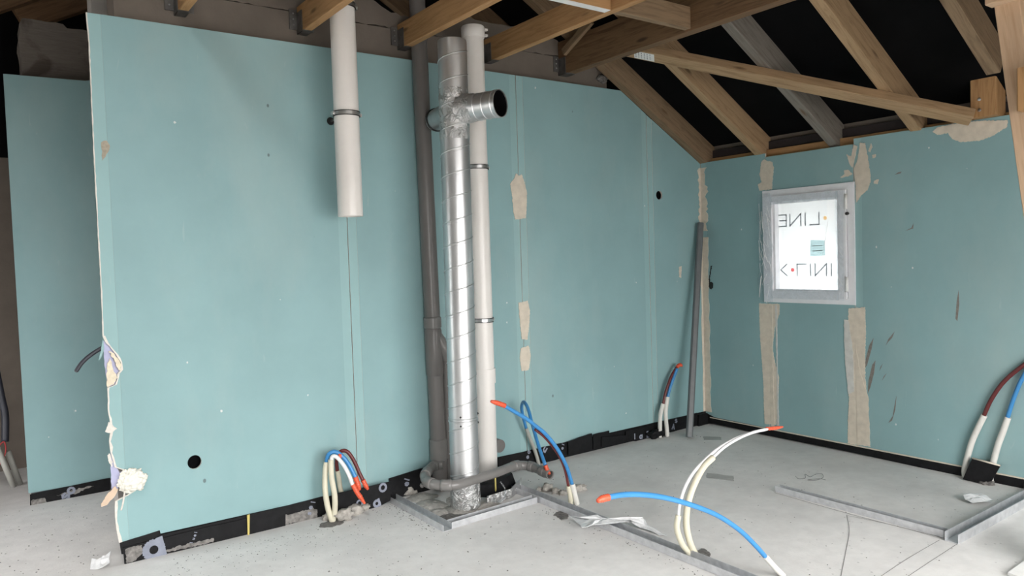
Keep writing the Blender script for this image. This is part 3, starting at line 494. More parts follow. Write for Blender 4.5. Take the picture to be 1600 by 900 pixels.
def lump(name, c, r, mat, parent=None, sq=(1, 1, 1), amp=.35, sub=3, seed=0, freq=2.2):
    bm = bmesh.new(); bmesh.ops.create_icosphere(bm, subdivisions=sub, radius=1)
    for v in bm.verts:
        k = 1+amp*noise.noise(v.co*freq+Vector((seed*3.7, seed*1.3, 0)))+amp*.5*noise.noise(v.co*freq*2.7+Vector((seed, 9, 0)))
        v.co = Vector((v.co.x*sq[0], v.co.y*sq[1], v.co.z*sq[2]))*k*r+Vector(c)
    V = [v.co.copy() for v in bm.verts]; F = [tuple(v.index for v in f.verts) for f in bm.faces]; bm.free()
    return mk(name, V, F, mat, parent, smooth=sub > 2)
fo = T['foam']; lump('foam_lump', (fo[0], -.010, fo[2]), .058, 'foam_white', w1, (1.0, .45, .95), .30, 5, 2, 3.6)
tube('torn_thread', [(-4.19, -.01, .36), (-4.205, -.03, .30), (-4.215, -.03, .265)], .004, 'gypsum', w1, n=6)
# black damp-proof membrane along the foot
for k, (p, Y) in enumerate(D['mem1']):
    v, f, m = gprism(rough_outline([tuple(q) for q in p], .05, .0015, k), [], wall1, -Y, -Y-.006)
    mk('membrane_strip', v, f, 'membrane', w1)
box('membrane_back', (-4.17, -.005, 0), (-.0, .0, .099), 'membrane', w1)
slab('yellow_strip', D['yellow'], wall1, .016, .023, 'yellow_foam', w1)
for p in D['memgrey']: slab('dust_smear', p, wall1, .0115 if p[0][0] < -3.6 else .0095, .0128 if p[0][0] < -3.6 else .0108, 'membrane_dusty', w1, rough=(.008, .004))
for ch, pos, size, rot in D['letters1']:
    d = -pos[1]; base = d-.0125
    v, f, m = gstrokes(ch, (pos[0], pos[2]), size, .26, wall1, base-.001, base+.0012, math.radians(rot)); mk('printed_letter', v, f, 'print_grey', w1)
slab('membrane_corner_fold', [(-.002, .0), (-.002, .085), (-.03, .098), (-.11, .09), (-.12, .0)], wall1, .002, .03, 'membrane', w1, rough=(.03, .004))
lump('membrane_crumple', (-.62, -.055, .03), .045, 'membrane', w1, (2.0, .8, .9), .5, 3, 8)

# ---- concrete wall behind it
wc = empty('wall_rear', (-2.1, .05, 0)); tag(wc, 'raw brown concrete wall showing above the green boards', 'wall', kind='structure')
lowp = [(-4.12, 0), (.3, 0), (.3, 2.0), (-.02, 2.09), (-.95, 2.59), (-.95, 2.752), (-4.12, 2.752)]
def rear(a, b, d): return (a, .05+d, b)
slab('block_course', lowp, rear, 0, .2, 'wall_concrete', wc)
up = [(-4.12, 2.758), (-1.2, 2.758), (-1.40, 2.87), (-1.65, 2.90), (-2.40, 2.905), (-2.51, 2.835), (-2.66, 2.85), (-2.79, 2.905), (-3.04, 2.935), (-4.12, 2.955)]
slab('bond_beam', up, rear, .003, .2, 'wall_concrete', wc, rough=(.03, .006))
lump('mortar_lump', (-1.0, .04, 2.65), .05, 'dust_dark', wc, (1, .4, .6), .5, 3, 3)
pl = box('concrete_pillar', (-4.175, .36, 0), (-4.078, .5, 3.4), 'render_grey'); tag(pl, 'pale concrete post standing behind the top left of the boards', 'pillar', kind='structure')

# ---- left recess: board, pier, far wall
wl = empty('wall_left', (-4.2, 1.37, 0)); tag(wl, 'shorter green plasterboard partition set back beyond the torn board edge', 'wall', kind='structure')
def wallL(a, b, d): return (a, 1.37-d, b)
slab('plasterboard', [(-4.52, .07), (-3.3, .07), (-3.3, 2.573), (-4.08, 2.57), (-4.10, 2.564), (-4.52, 2.558)], wallL, 0, -.0125, 'board_teal', wl)
box('insulation_and_void', (-4.505, 1.384, 0.0), (-3.3, 1.44, 2.5), 'pole_grey', wl)
v, f, m = gprism([tuple(p) for p in D['memL']], [], wallL, .008, .015); mk('membrane_strip', v, f, 'membrane', wl)
slab('dust_smear', [(-4.51, .03), (-4.44, .03), (-4.43, -.0), (-4.51, -.0)], wallL, .015, .017, 'membrane_dusty', wl, rough=(.01, .004))
slab('dust_smear', [(-4.38, .03), (-4.25, .05), (-4.18, .05), (-4.28, .02)], wallL, .015, .017, 'membrane_dusty', wl, rough=(.01, .004))
for ch, pos, size, rot in D['lettersL']:
    v, f, m = gstrokes(ch, (pos[0], pos[2]), size, .26, wallL, .015, .018, math.radians(rot)); mk('printed_letter', v, f, 'print_grey', wl)
wp = slab('wall_pier', [(p[0], p[1]) for p in D['pier']]+[(-3.3, 2.8), (-3.3, 0), (-4.42, 0)], lambda a, b, d: (a, 1.45+d, b), 0, .25, 'pier_concrete', rough=(.04, .006))
tag(wp, 'stained broken-topped concrete pier above the set-back green partition', 'wall', kind='structure')
wf = empty('wall_far', (-3.6, 2.4, 0)); box('masonry', (-7.6, 2.4, 0), (.35, 2.6, 2.2), 'wall_concrete', wf); box('underlay', (-7.6, 2.4, 2.2), (.35, 2.6, 5), 'roof_and_shade_black', wf); tag(wf, 'dark concrete wall at the far end of the left passage', 'wall', kind='structure')  # upper box: invented cladding, its black stands in for shade high in the passage

# ---- right wall: plasterboard on W2 with the window
w2 = empty('wall_right', (0, -1.4, 0)); tag(w2, 'low green plasterboard wall with the window and filler stripes', 'wall', kind='structure')
def board2(y0, y1, z0, z1, tl=True, tr=True):
    parts = []; a = y0+(TP if tr else 0); b = y1-(TP if tl else 0)
    for lo, hi, mi, d in ((a, b, 0, 0), (y0, a, 1, -.0022), (b, y1, 1, -.0022)):
        if hi-lo > .001: parts.append(gprism([(lo, z0), (hi, z0), (hi, z1), (lo, z1)], [], wall2, d, -BT, mi, 2))
    v, f, m = merge(parts); return mk('plasterboard', v, f, ['board_teal', 'board_edge_teal', 'gypsum'], w2, fm=m)
ZB2 = .057
WY0, WY1, WZ0, WZ1 = -1.2735, -.5752, 1.002, 1.8155
board2(-.598, -.001, ZB2, 2.089, True, False); board2(-1.266, -.602, WZ1-.005, 2.062, False, False); board2(-1.266, -.602, ZB2, WZ0+.005, False, False); board2(-2.5, -1.270, ZB2, 2.0975, True, True); board2(-3.7, -2.504, ZB2, 2.0975)
for k, p in enumerate(D['patch2']): slab('filler_patch', p, wall2, -.003, .0018+.0002*k, 'filler', w2, rough=(.006, .0025))
# a trowelled ridge on the two long strips
for k, (ya, yb) in enumerate(((-.612, -.640), (-.662, -.678))): slab('filler_ridge', [(ya, .08), (yb, .08), (yb+.004, .5), (yb, .98), (ya, .98), (ya-.004, .5)], wall2, .001, .0036, 'filler_pale' if k else 'filler', w2, rough=(.02, .002))
slab('filler_ridge', [(-1.215, .40), (-1.195, .6), (-1.19, .9), (-1.222, .9), (-1.25, .7), (-1.255, .42)], wall2, .001, .0040, 'filler_pale', w2, rough=(.02, .003))
slab('filler_ridge', [(-1.272, .08), (-1.36, .08), (-1.352, .4), (-1.30, .55), (-1.272, .72)], wall2, .001, .0040, 'filler', w2, rough=(.02, .003))
for p in D['smear2']: slab('dried_smear', p, wall2, -.0015, .0012, 'smear', w2)
slab('corner_filler', strip(1.55, 2.05, -.001, -.055, 13, .020), wall2, -.001, .002, 'filler', w2)
slab('corner_filler', strip(.10, 1.5, -.001, -.060, 14, .008), wall2, -.001, .002, 'filler', w2)
slab('membrane_strip', [tuple(p) for p in D['mem2']]+[(-.0, .0)], wall2, .002, .006, 'membrane', w2)
slab('membrane_strip', [(-3.7, 0), (-3.7, ZB2+.01), (-2.25, ZB2+.004), (-2.25, 0)], wall2, .002, .006, 'membrane', w2)
slab('membrane_edge', [(-.05, ZB2+.004), (-3.7, ZB2+.004), (-3.7, ZB2-.003), (-.05, ZB2-.003)], wall2, .0, .0075, 'filler', w2)
# cable hole with a stub of wire
slab('cable_hole', circle((h3[1], h3[2]), .024, 18, 1.2), wall2, -.002, .002, 'black_rubber', w2, rough=(.006, .003))
slab('cable_chase', [(-.055, 1.12), (-.07, 1.20), (-.085, 1.27), (-.10, 1.275), (-.09, 1.24), (-.078, 1.19), (-.07, 1.13)], wall2, -.002, .0012, 'black_rubber', w2, rough=(.006, .004))
# outer masonry with the window hole, wall plate on top
for lo, hi in (((.10, -5.2, 0), (.32, WY0, 2.3)), ((.10, WY1, 0), (.32, .14, 2.3)), ((.10, WY0, 0), (.32, WY1, WZ0)), ((.10, WY0, WZ1), (.32, WY1, 2.3)), ((.10, .14, 0), (.32, 2.6, 2.5))):
    box('masonry', lo, hi, 'wall_concrete', w2)
for lo, hi in (((.014, WY0-.0, WZ1), (.10, WY1, WZ1+.02)), ((.014, WY0, WZ0-.02), (.10, WY1, WZ0)), ((.014, WY0-.02, WZ0), (.10, WY0, WZ1)), ((.014, WY1, WZ0), (.10, WY1+.02, WZ1))):
    box('reveal', lo, hi, 'gypsum', w2)
beam('wall_plate', (.07, -6.4, 2.02), (.07, .1, 2.02), .05, .10, 'pine', w2)
beam('eave_board', (.085, -6.4, 2.125), (.085, .1, 2.125), .02, .06, 'soffit_dark', w2)

# ---- window
wn = empty('window_1', (0, (WY0+WY1)/2, WZ0)); tag(wn, 'small white window wrapped in protective film in the right wall', 'window', kind='structure')
def wfr(name, o, i, x0, x1, mat, parent):
    (a0, a1, b0, b1), (c0, c1, d0, d1) = o, i
    v, f, m = gprism([(a0, b0), (a1, b0), (a1, b1), (a0, b1)], [[(c0, d0), (c1, d0), (c1, d1), (c0, d1)]], wall2, x0, x1); return mk(name, v, f, mat, parent)
fr = wfr('frame', (WY0, WY1, WZ0, WZ1), (WY0+.045, WY1-.045, WZ0+.040, WZ1-.045), -.06, .010, 'window_white', wn)
sa = wfr('sash', (WY0+.052, WY1-.012, WZ0+.040, WZ1-.045), (WY0+.105, WY1-.085, WZ0+.085, WZ1-.090), -.05, .026, 'window_white', wn)
GY0, GY1, GZ0, GZ1 = WY0+.105, WY1-.085, WZ0+.085, WZ1-.090
wfr('glazing_bead', (GY0-.004, GY1+.004, GZ0-.004, GZ1+.004), (GY0+.012, GY1-.018, GZ0+.012, GZ1-.012), -.04, .012, 'window_white', sa)
pa = slab('pane', [(GY0, GZ0), (GY1, GZ0), (GY1, GZ1), (GY0, GZ1)], wall2, -.030, -.026, 'pane_glass', sa)
ps = slab('protective_sheet', [(GY0-.01, GZ0-.01), (GY1+.01, GZ0-.01), (GY1+.01, GZ1+.01), (GY0-.01, GZ1+.01)], wall2, -.0335, -.0325, 'milky_film', sa)
def wtext(s, y_left, z, size, flip):
    """seen from inside, y grows to the left; the upper row reads mirrored, the lower row upside down"""
    y = y_left
    for ch in s:
        if ch == '.':
            slab('printed_dot', circle((y-.016, z), .014, 16), wall2, -.0322, -.0316, 'print_film_red' if flip else 'print_film_orange', sa); y -= .052
            continue
        wdt = {'I': .12, 'L': .85, 'E': .75, 'N': 1.05, '<': .62}[ch]*size; parts = []
        nat = {'I': .2, 'L': .6, 'E': .6, 'N': .7, '<': .55}[ch]
        for line in GLY[ch]:
            for p, q in zip(line[:-1], line[1:]):
                P = []
                for (u, w) in (p, q):
                    u = u/nat if flip else 1-u/nat            # upper row mirrored
                    w = 1-w if flip else w
                    P.append(Vector((y-u*wdt, z+(w-.5)*size)))
                t = (P[1]-P[0]).normalized(); nn = Vector((-t.y, t.x))*size*.055; A = P[0]-t*size*.05; B = P[1]+t*size*.05
                parts.append(gprism([tuple(A+nn), tuple(A-nn), tuple(B-nn), tuple(B+nn)], [], wall2, -.0322+len(parts)*.00005, -.0316+len(parts)*.0001))
        v, f, m = merge(parts); mk('printed_letter', v, f, 'print_film_grey', sa); y -= wdt+.030
wtext('ENIL.', GY1-.020, 1.592, .082, False)
wtext('<.LINI', GY1-.030, 1.236, .082, True)
st = slab('sticker', [(-.925, 1.33), (-1.04, 1.335), (-1.037, 1.44), (-.93, 1.445)], wall2, -.0322, -.0316, 'print_film_teal', sa)
for dz in (1.365, 1.40): slab('sticker_line', [(-.945, dz), (-1.02, dz+.002), (-1.02, dz+.007), (-.945, dz+.005)], wall2, -.0316, -.0312, 'print_film_grey', sa)
# hinges, catch
for z in (1.69, 1.14):
    tube('hinge', [(-.026, WY0+.047, z-.05), (-.026, WY0+.047, z+.05)], .010, 'paper_white', fr, sub=0)
lump('handle_spindle', (-.022, WY0+.042, 1.61), .014, 'black_rubber', fr, (1, 1, .8), .2, 2, 1)
# crumpled clear wrapping over the sash
def crumple(name, y0, y1, z0, z1, x, amp, nx, nz, mat, parent, seed, waist=0):
    V, F = [], []
    for j in range(nz+1):
        for i in range(nx+1):
            u, w = i/nx, j/nz; y = y0+(y1-y0)*u; z = z0+(z1-z0)*w
            if waist and i in (0, nx): y += waist*noise.noise(Vector((seed, z*9, u*3)))
            h = noise.ridged_multi_fractal(Vector((y*7+seed, z*7, seed*.3)), .9, 2.1, 4, 1.0, 2.0)*.5
            V.append((x-amp*h, y, z))
    for j in range(nz):
        for i in range(nx): a = j*(nx+1)+i; F.append((a, a+1, a+nx+2, a+nx+1))
    return mk(name, V, F, mat, parent, smooth=True)
crumple('film_wrap', WY1-.09, WY1+.022, WZ0-.0, WZ1-.02, -.030, .016, 16, 60, 'clear_film', wn, 3, .03)
crumple('film_wrap', WY0+.06, WY0+.115, WZ0+.03, WZ1-.05, -.030, .010, 10, 60, 'clear_film', wn, 5, 0)
crumple('film_wrap', WY0+.10, WY1-.08, WZ1-.105, WZ1-.05, -.030, .008, 50, 8, 'clear_film', wn, 7, 0)
crumple('film_wrap', WY0+.10, WY1-.08, WZ0+.03, WZ0+.10, -.030, .010, 50, 10, 'clear_film', wn, 9, 0)

rr = random.Random(21)  # thin white tubes paint the bright highlights along the film folds
for k in range(26):
    y = rr.uniform(WY1-.07, WY1+.015); z = rr.uniform(WZ0+.05, WZ1-.08); L = rr.uniform(.05, .16); sl = rr.uniform(-.045, .03)
    tube('film_crease_glint', [(-.043, y, z), (-.046, min(WY1+.02, y+sl*.4), z-L*.5), (-.043, min(WY1+.02, max(WY1-.085, y+sl)), z-L)], rr.uniform(.0007, .0016), 'paper_white', wn, n=5, sub=4)
for k in range(8):
    z = WZ0+.1+k*.08+rr.uniform(-.02, .02); tube('film_crease_glint', [(-.041, WY0+.105, z+.05), (-.043, WY0+.085, z), (-.041, WY0+.065, z-.03)], .0009, 'paper_white', wn, n=5, sub=4)
tube('film_crease_glint', [(-.034, WY0+.17, WZ1-.25), (-.034, WY0+.23, WZ0+.25), (-.034, WY0+.26, WZ0+.1)], .0007, 'paper_white', wn, n=5, sub=4)
# ---- walls behind the camera, with the openings that let the daylight in
wr = empty('wall_front', (-3.5, YF, 0)); tag(wr, 'bare wall behind the viewer with the large doorway openings', 'wall', kind='structure')
a, b, c, d = OPEN_FRONT; a2, b2, c2, d2 = OPEN_FRONT2
v, f, m = gprism([(-7.6, 0), (a, 0), (a, d), (b, d), (b, 0), (.35, 0), (.35, 5), (-7.6, 5)], [[(a2, c2), (b2, c2), (b2, d2), (a2, d2)]], lambda p, q, e: (p, YF-e, q), 0, .2); mk('masonry', v, f, 'wall_concrete_pale', wr)
ws = empty('wall_side', (XL, -2, 0)); tag(ws, 'bare wall on the side of the room opposite the window', 'wall', kind='structure')
a, b, c, d = OPEN_LEFT
v, f, m = gprism([(-6.8, 0), (a, 0), (a, d), (b, d), (b, 0), (2.6, 0), (2.6, 5), (-6.8, 5)], [], lambda p, q, e: (XL-e, p, q), 0, .2); mk('masonry', v, f, 'wall_concrete_pale', ws)
te = box('ground', (-30, -30, -.35), (25, 25, -.21), 'terrace'); tag(te, 'bare concrete ground outside the building', 'ground', kind='structure')

# ---- roof: black underlay, rafters, brace
rf = empty('roof', (-3.7, -2, roofz(RIDGE))); tag(rf, 'pitched timber roof with black underlay above the rafters', 'roof', kind='structure')
H = .165
def lz(x, n): return roofz(RIDGE)+(-S if n is nrm else S)*(x-RIDGE)
def rp(x, off): 
    n = nrm if x > RIDGE else nrmL; p = Vector((x, 0, roofz(x)))+n*off; return p
E1 = rp(.6, H); 
def slabroof(x0, x1, n, ya, yb):
    A = Vector((x0, 0, lz(x0, n)))+n*H; B = Vector((x1, 0, lz(x1, n)))+n*H; V = []
    for P in (A, B, B+n*.03, A+n*.03):
        V += [(P.x, ya, P.z), (P.x, yb, P.z)]
    F = [(0, 1, 3, 2), (2, 3, 5, 4), (4, 5, 7, 6), (6, 7, 1, 0), (0, 2, 4, 6), (1, 3, 5, 7)]
    return mk('underlay', V, F, 'roof_and_shade_black', rf)
for _q in ((RIDGE-.1, .6, -7.2, RW[2]), (RIDGE-.1, .6, RW[3], 3.0), (RIDGE-.1, RW[0], RW[2], RW[3]), (RW[1], .6, RW[2], RW[3])): slabroof(_q[0], _q[1], nrm, _q[2], _q[3])
for _q in ((-8.0, RIDGE+.1, -7.2, RWL_ADDED[2]), (-8.0, RIDGE+.1, RWL_ADDED[3], 3.0), (-8.0, RWL_ADDED[0], RWL_ADDED[2], RWL_ADDED[3]), (RWL_ADDED[1], RIDGE+.1, RWL_ADDED[2], RWL_ADDED[3])): slabroof(_q[0], _q[1], nrmL, _q[2], _q[3])
RY = [-.030, -.543, -1.117, -1.668, -2.222, -2.78, -3.34, -4.46, .57, 1.12, 1.68, 2.2]
RM = ['pine_grey', 'pine_pale', 'pine_zinc', 'pine_pale', 'pine_grey']
for k, y in enumerate(RY):
    xe = -.33 if k == 4 else .30
    beam('rafter', (xe, y, roofz(xe)), (RIDGE, y, roofz(RIDGE)), .068, .16, RM[k] if k < 5 else 'pine_grey', rf, up=nrm)
    if k > 4 and not RWL_ADDED[2] < y < RWL_ADDED[3]: beam('rafter', (RIDGE, y, roofz(RIDGE)), (-7.3, y, roofz(-7.3)), .068, .16, 'pine_grey', rf, up=nrmL)
(bx0, by0), (bx1, by1) = D['brace']
br = beam('diagonal_brace', Vector((bx0, by0, roofz(bx0)))-nrm*.06, Vector((bx1, by1, roofz(bx1)))-nrm*.06, .092, .058, 'pine_pale', rf, up=nrm)
# printed paper label on the brace
def brp(t, s, d):
    A = Vector((bx0, by0, roofz(bx0))); B = Vector((bx1, by1, roofz(bx1))); x = (B-A).normalized(); y = nrm.cross(x)
    return A+x*t+y*s-nrm*(.06+d)
t0, t1 = .205, .34
v = [brp(t0, -.036, .0006), brp(t1, -.036, .0006), brp(t1, .036, .0006), brp(t0, .036, .0006), brp(t0, -.036, .0014), brp(t1, -.036, .0014), brp(t1, .036, .0014), brp(t0, .036, .0014)]
lb = mk('paper_label', v, [(0, 1, 2, 3), (4, 5, 6, 7), (0, 1, 5, 4), (1, 2, 6, 5), (2, 3, 7, 6), (3, 0, 4, 7)], 'paper_white', br)
parts = []
rr = random.Random(4)
for row in range(6):
    t = t0+.01+row*.019
    s = -.03
    while s < .028:
        L = rr.uniform(.006, .016); w = .0045
        q = [brp(t, s, .0016), brp(t+w, s, .0016), brp(t+w, min(.03, s+L), .0016), brp(t, min(.03, s+L), .0016)]
        parts.append((q, [(0, 1, 2, 3)])); s += L+rr.uniform(.004, .009)
v, f, m = merge(parts); mk('label_print', v, f, 'print_dark', br)
for k, (a, b) in enumerate(D['darkdiag']):
    beam('far_strut', a, b, .08, .15, 'pine_old', rf)

# ================================================================== timbers over the room
def hanger(x, w, z, parent):
    V, F, m = merge([gbox((x-w/2-.045, .042, z+.02), (x-w/2-.002, .049, z+.125)), gbox((x+w/2+.002, .042, z+.02), (x+w/2+.045, .049, z+.125)),
                     gbox((x-w/2-.004, .0-.05, z-.003), (x+w/2+.004, .049, z-.0005)), gbox((x-w/2-.004, -.03, z-.003), (x-w/2-.0005, .049, z+.11)), gbox((x+w/2+.0005, -.03, z-.003), (x+w/2+.004, .049, z+.11))])
    h = mk('joist_hanger', V, F, 'hanger_steel', parent)
    for sx in (-1, 1):
        for dz in (.045, .075, .105):
            lump('screw', (x+sx*(w/2+.024), .040, z+dz), .0055, 'clamp_steel', h, (1, .6, 1), 0, 1)
    return h
JL = ['short-seen pine ceiling joist above the left of the big green board, nearest the torn edge', 'pine ceiling joist beside the cut-off hanging white pipe',
      'pine ceiling joist with a knot passing above the grey soil pipe and duct top', 'pine ceiling joist carrying the cross trimmers, right of the capped white pipe']
JX = [-3.83, -3.21, -2.605, -1.99]
for k, x in enumerate(JX):
    o = empty('ceiling_joist', (x, .05, 2.636)); tag(o, JL[k], 'joist', 'pine joists hung on the concrete wall')
    beam('timber', (x, .047, 2.636), (x, -4.7, 2.636), .045, .145, 'pine', o); hanger(x, .045, 2.636, o)
o = empty('main_beam', (-1.365, .05, 2.628)); tag(o, 'deep dark weathered timber beam crossing the room to the right of the joists', 'beam')
beam('timber', (-1.365, .047, 2.628), (-1.365, -4.7, 2.628), .07, .225, 'pine_old', o); hanger(-1.365, .07, 2.628, o)
o = beam('trimmer', (-1.966, -1.09, 2.64), (-1.401, -1.09, 2.64), .045, .12, 'pine_grey'); tag(o, 'short timber trimmer nailed between the last joist and the dark beam', 'trimmer')
o = beam('trimmer', (-2.58, -1.09, 2.64), (-2.014, -1.09, 2.64), .045, .12, 'pine'); tag(o, 'short timber trimmer with white painted underside between two pine joists', 'trimmer')
box('paint_strip', (-2.575, -1.112, 2.6375), (-2.016, -1.068, 2.64), 'paper_white', o)
o = beam('strut', (-1.43, -.06, 2.735), (-1.43, -.34, 2.87), .028, .05, 'pine_grey', up=(0, 1, 1)); tag(o, 'short pale slanting stick against the side of the dark beam', 'strut')

# block and leaning post by the right wall
o = empty('wood_block', (-.06, -2.07, 2.10)); tag(o, 'brown sawn wooden block standing on the top edge of the right wall', 'block')
beam('block_body', (-.066, -2.068, 2.335), (-.066, -2.068, 2.10), .135, .13, 'pine', o, up=(1, 0, 0), bev=.006)
for z in (2.20, 2.14): lump('nail_plate', (-.068, -2.05, z), .010, 'clamp_steel', o, (.3, 1, 1), .2, 2)
pt, pb, pw = Vector(D['post'][0]), Vector(D['post'][1]), D['post'][2]
o = empty('leaning_post', pb); tag(o, 'pale planed timber post leaning beside the wooden block at the edge of the view', 'post')
beam('post_body', pb, pt, pw, .09, 'pine_post', o, up=(1, 0, 0))
hp = D['posthead']; beam('head_piece', (hp[0][0]-.03, hp[0][1]+.05, hp[0][2]), (hp[0][0]-.03, hp[0][1]-.6, hp[0][2]+.01), .07, .1, 'pine_post', o)
q = D['postblock']; o = beam('wood_block', (q[0][0]-.07, (q[0][1]+q[1][1])/2-.05, q[0][2]), (q[0][0]-.07, (q[0][1]+q[1][1])/2-.05, q[1][2]), .12, .068, 'pine', up=(1, 0, 0), bev=.006)
tag(o, 'small brown wooden block fixed to the front of the leaning post', 'block')

# ================================================================== pipes
def clampring(parent, c, r, rod=None, ear=None):
    o = lathe('pipe_clamp', [(r, -.012), (r+.004, -.012), (r+.004, .012), (r, .012)], c, (c[0], c[1], c[2]+1), 'clamp_steel', parent, 32)
    for dz in (-.013, .009):
        lathe('rubber_lining', [(r, dz), (r+.006, dz), (r+.006, dz+.004), (r, dz+.004)], c, (c[0], c[1], c[2]+1), 'black_rubber', o, 32)
    if rod: tube('threaded_rod', [(c[0], c[1]+r, c[2]), (c[0], .0, c[2])], .006, 'clamp_steel', o, sub=0, n=8); lathe('rosette', [(0.0, -.012), (.018, -.012), (.022, -.001), (0.0, 0)], (c[0], -.0, c[2]), (c[0], 1, c[2]), 'black_rubber', o, 16)
    for sx in (-1, 1):
        v, f, m = gbox((c[0]+sx*(r+.002)-.002, c[1]-.014, c[2]-.008), (c[0]+sx*(r+.016), c[1]+.014, c[2]+.008)); mk('clamp_ear', v, f, 'clamp_steel', o)
        tube('clamp_screw', [(c[0]+sx*(r+.010), c[1]-.022, c[2]), (c[0]+sx*(r+.010), c[1]+.022, c[2])], .004, 'clamp_steel', o, sub=0, n=8)
    return o
# hanging white pipe
XA, YA = -3.086, -.215
o = empty('hanging_pipe', (XA, YA, 1.635)); tag(o, 'white plastic pipe hanging from the joists and cut off halfway down', 'pipe')
hollow('pipe_body', (XA, YA, 1.635), (XA, YA, 3.25), .0655, .004, 'white_pvc', o)
clampring(o, (XA, YA, 2.172), .0655, rod=True); clampring(o, (XA, YA, 2.735), .0655)
# white standing pipe
XB, YB = -2.243, -.175
o = empty('standing_pipe', (XB, YB, 0)); tag(o, 'tall white plastic pipe with a socket cap standing behind the spiral duct', 'pipe')
hollow('pipe_body', (XB, YB, .02), (XB, YB, 2.71), .0625, .004, 'white_pvc', o)
lathe('socket_cap', [(.063, 0), (.066, 0), (.070, .008), (.070, .062), (.066, .068), (.060, .068)], (XB, YB, 2.70), (XB, YB, 3), 'white_pvc', o)
for dz in (.012, .045): box('cap_lug', (XB+.058, YB-.045, 2.70+dz), (XB+.078, YB-.025, 2.712+dz), 'white_pvc', o)
lathe('coupling', [(.0625, 0), (.069, 0), (.069, .088), (.0625, .088)], (XB, YB, .635), (XB, YB, 1), 'white_pvc', o)
clampring(o, (XB, YB, 1.936), .0625); clampring(o, (XB, YB, 1.018), .0625)
tube('wall_stub', [tuple(D['stub']), (D['stub'][0], D['stub'][1]+.05, D['stub'][2])], .042, 'grey_pvc', o, sub=0, n=24)
# grey soil pipe with Y branch
XG, YG = -2.517, -.052
o = empty('soil_pipe', (XG, YG, 0)); tag(o, 'dark grey plastic soil pipe with a branch fitting, left of the spiral duct', 'pipe')
lathe('pipe_body', [(.047, 0), (.047, 3.2)], (XG+.012, YG, .02), (XG-.03, YG, 3.1), 'grey_pvc', o)
PT = lambda z: (XG+.012-.0137*z, YG, z)
lathe('upper_socket', [(.048, 0), (.053, .003), (.053, .062), (.048, .066)], PT(.985), PT(2), 'grey_pvc_light', o)
lathe('branch_collar', [(.048, 0), (.0515, .01), (.0515, .27), (.048, .28)], PT(.70), PT(2), 'grey_pvc', o)
tube('branch_arm', [PT(.95), (XG+.045, YG-.005, .88), (XG+.085, YG-.01, .80), (XG+.088, YG-.01, .70), (XG+.088, YG-.01, .05)], .045, 'grey_pvc_light', o, n=24)
lathe('lower_socket', [(.048, 0), (.054, .003), (.054, .12), (.048, .125)], PT(.19), PT(2), 'grey_pvc_light', o)
# waste pipe going round the duct
el = [Vector(p) for p in D['elbow']]
o = empty('waste_pipe', (el[6].x, el[6].y, 0)); tag(o, 'thin grey waste pipe with elbows curling round the foot of the duct', 'pipe')
full = smooth_path(el, 8)
v, f, m = gtube(full, .027, 18, False); v2, f2, m2 = gtube(full, .0225, 18, False); n0 = len(v)
rim = [(len(v)-18+k, len(v)-18+(k+1) % 18, len(v)*2-18+(k+1) % 18, len(v)*2-18+k) for k in range(18)]
mk('pipe_body', v+v2, f+[tuple(i+n0 for i in q) for q in f2]+rim, 'grey_pvc_light', o, smooth=True)
for i0, i1 in ((6, 12), (18, 24), (30, 36), (40, 46), (74, 80), (86, 91), (96, 101)):
    v, f, m = gtube(full[i0:i1], .031, 18, True); mk('elbow_socket', v, f, 'grey_pvc_light', o, smooth=True)
lump('hanger_lug', (full[26].x-.02, full[26].y, full[26].z-.035), .014, 'grey_pvc', o, (1, 1, 1), .1, 2)
# spiral duct
XD, YD, RD = -2.553, -.41, .080
o = empty('spiral_duct', (XD, YD, 0)); tag(o, 'shiny galvanised spiral duct with a side branch standing in the middle of the room', 'duct')
DT = lambda z: (XD+.006*z, YD, z)
def dz(z): return Vector(DT(z))
lathe('duct_body', [(RD-.002, .0), (RD, .0)]+[(RD, .02+.05*k) for k in range(52)]+[(RD-.002, 2.585), (RD-.003, .0)], DT(0), DT(3), 'galvanised', o, 48, sharp=True)
path = []; z = .03; pitch = .127
while z < 2.57:
    a = z/pitch*2*math.pi; p = dz(z); path.append(Vector((p.x+(RD+.0005)*math.cos(a), p.y+(RD+.0005)*math.sin(a), z))); z += pitch/40
v, f, m = gtube(path, .0034, 6, True); mk('spiral_seam', v, f, 'galvanised', o, smooth=True)
path2 = []; z = .03
while z < 2.57:
    a = (z/pitch+.12)*2*math.pi; p = dz(z); path2.append(Vector((p.x+(RD-.0004)*math.cos(a), p.y+(RD-.0004)*math.sin(a), z))); z += pitch/40
v, f, m = gtube(path2, .0012, 5, True); mk('stiffening_rib', v, f, 'galvanised', o, smooth=True)
for z0, hh in ((.487, .012), (.505, .008)): lathe('joint_band', [(RD, 0), (RD+.0035, .002), (RD+.0035, hh-.002), (RD, hh)], DT(z0), DT(3), 'galvanised', o, 48)
for k, a in enumerate((-2.3, -.55, -.4)):
    for zz in (.475, .525): p = dz(zz); lump('screw', (p.x+(RD+.002)*math.cos(a), p.y+(RD+.002)*math.sin(a), zz), .006, 'black_rubber', o, (1, 1, 1), 0, 1)
lathe('foil_wrap', [(RD+.0015, .012*k) for k in range(24)], DT(2.045), DT(3), 'foil_tape', o, 56, ripple=.007, seed=2, sharp=False)
lathe('foot_tape', [(RD+.002, 0)]+[(RD+.004, .012*k) for k in range(12)]+[(RD+.001, .15)], DT(.004), DT(3), 'foil_tape', o, 48, ripple=.004, seed=6, sharp=False)
zc = 2.205; c0 = dz(zc); c1 = Vector((-2.425, -.69, zc)); dirb = (c1-c0).normalized(); RB = .072
LB = (c1-c0).length
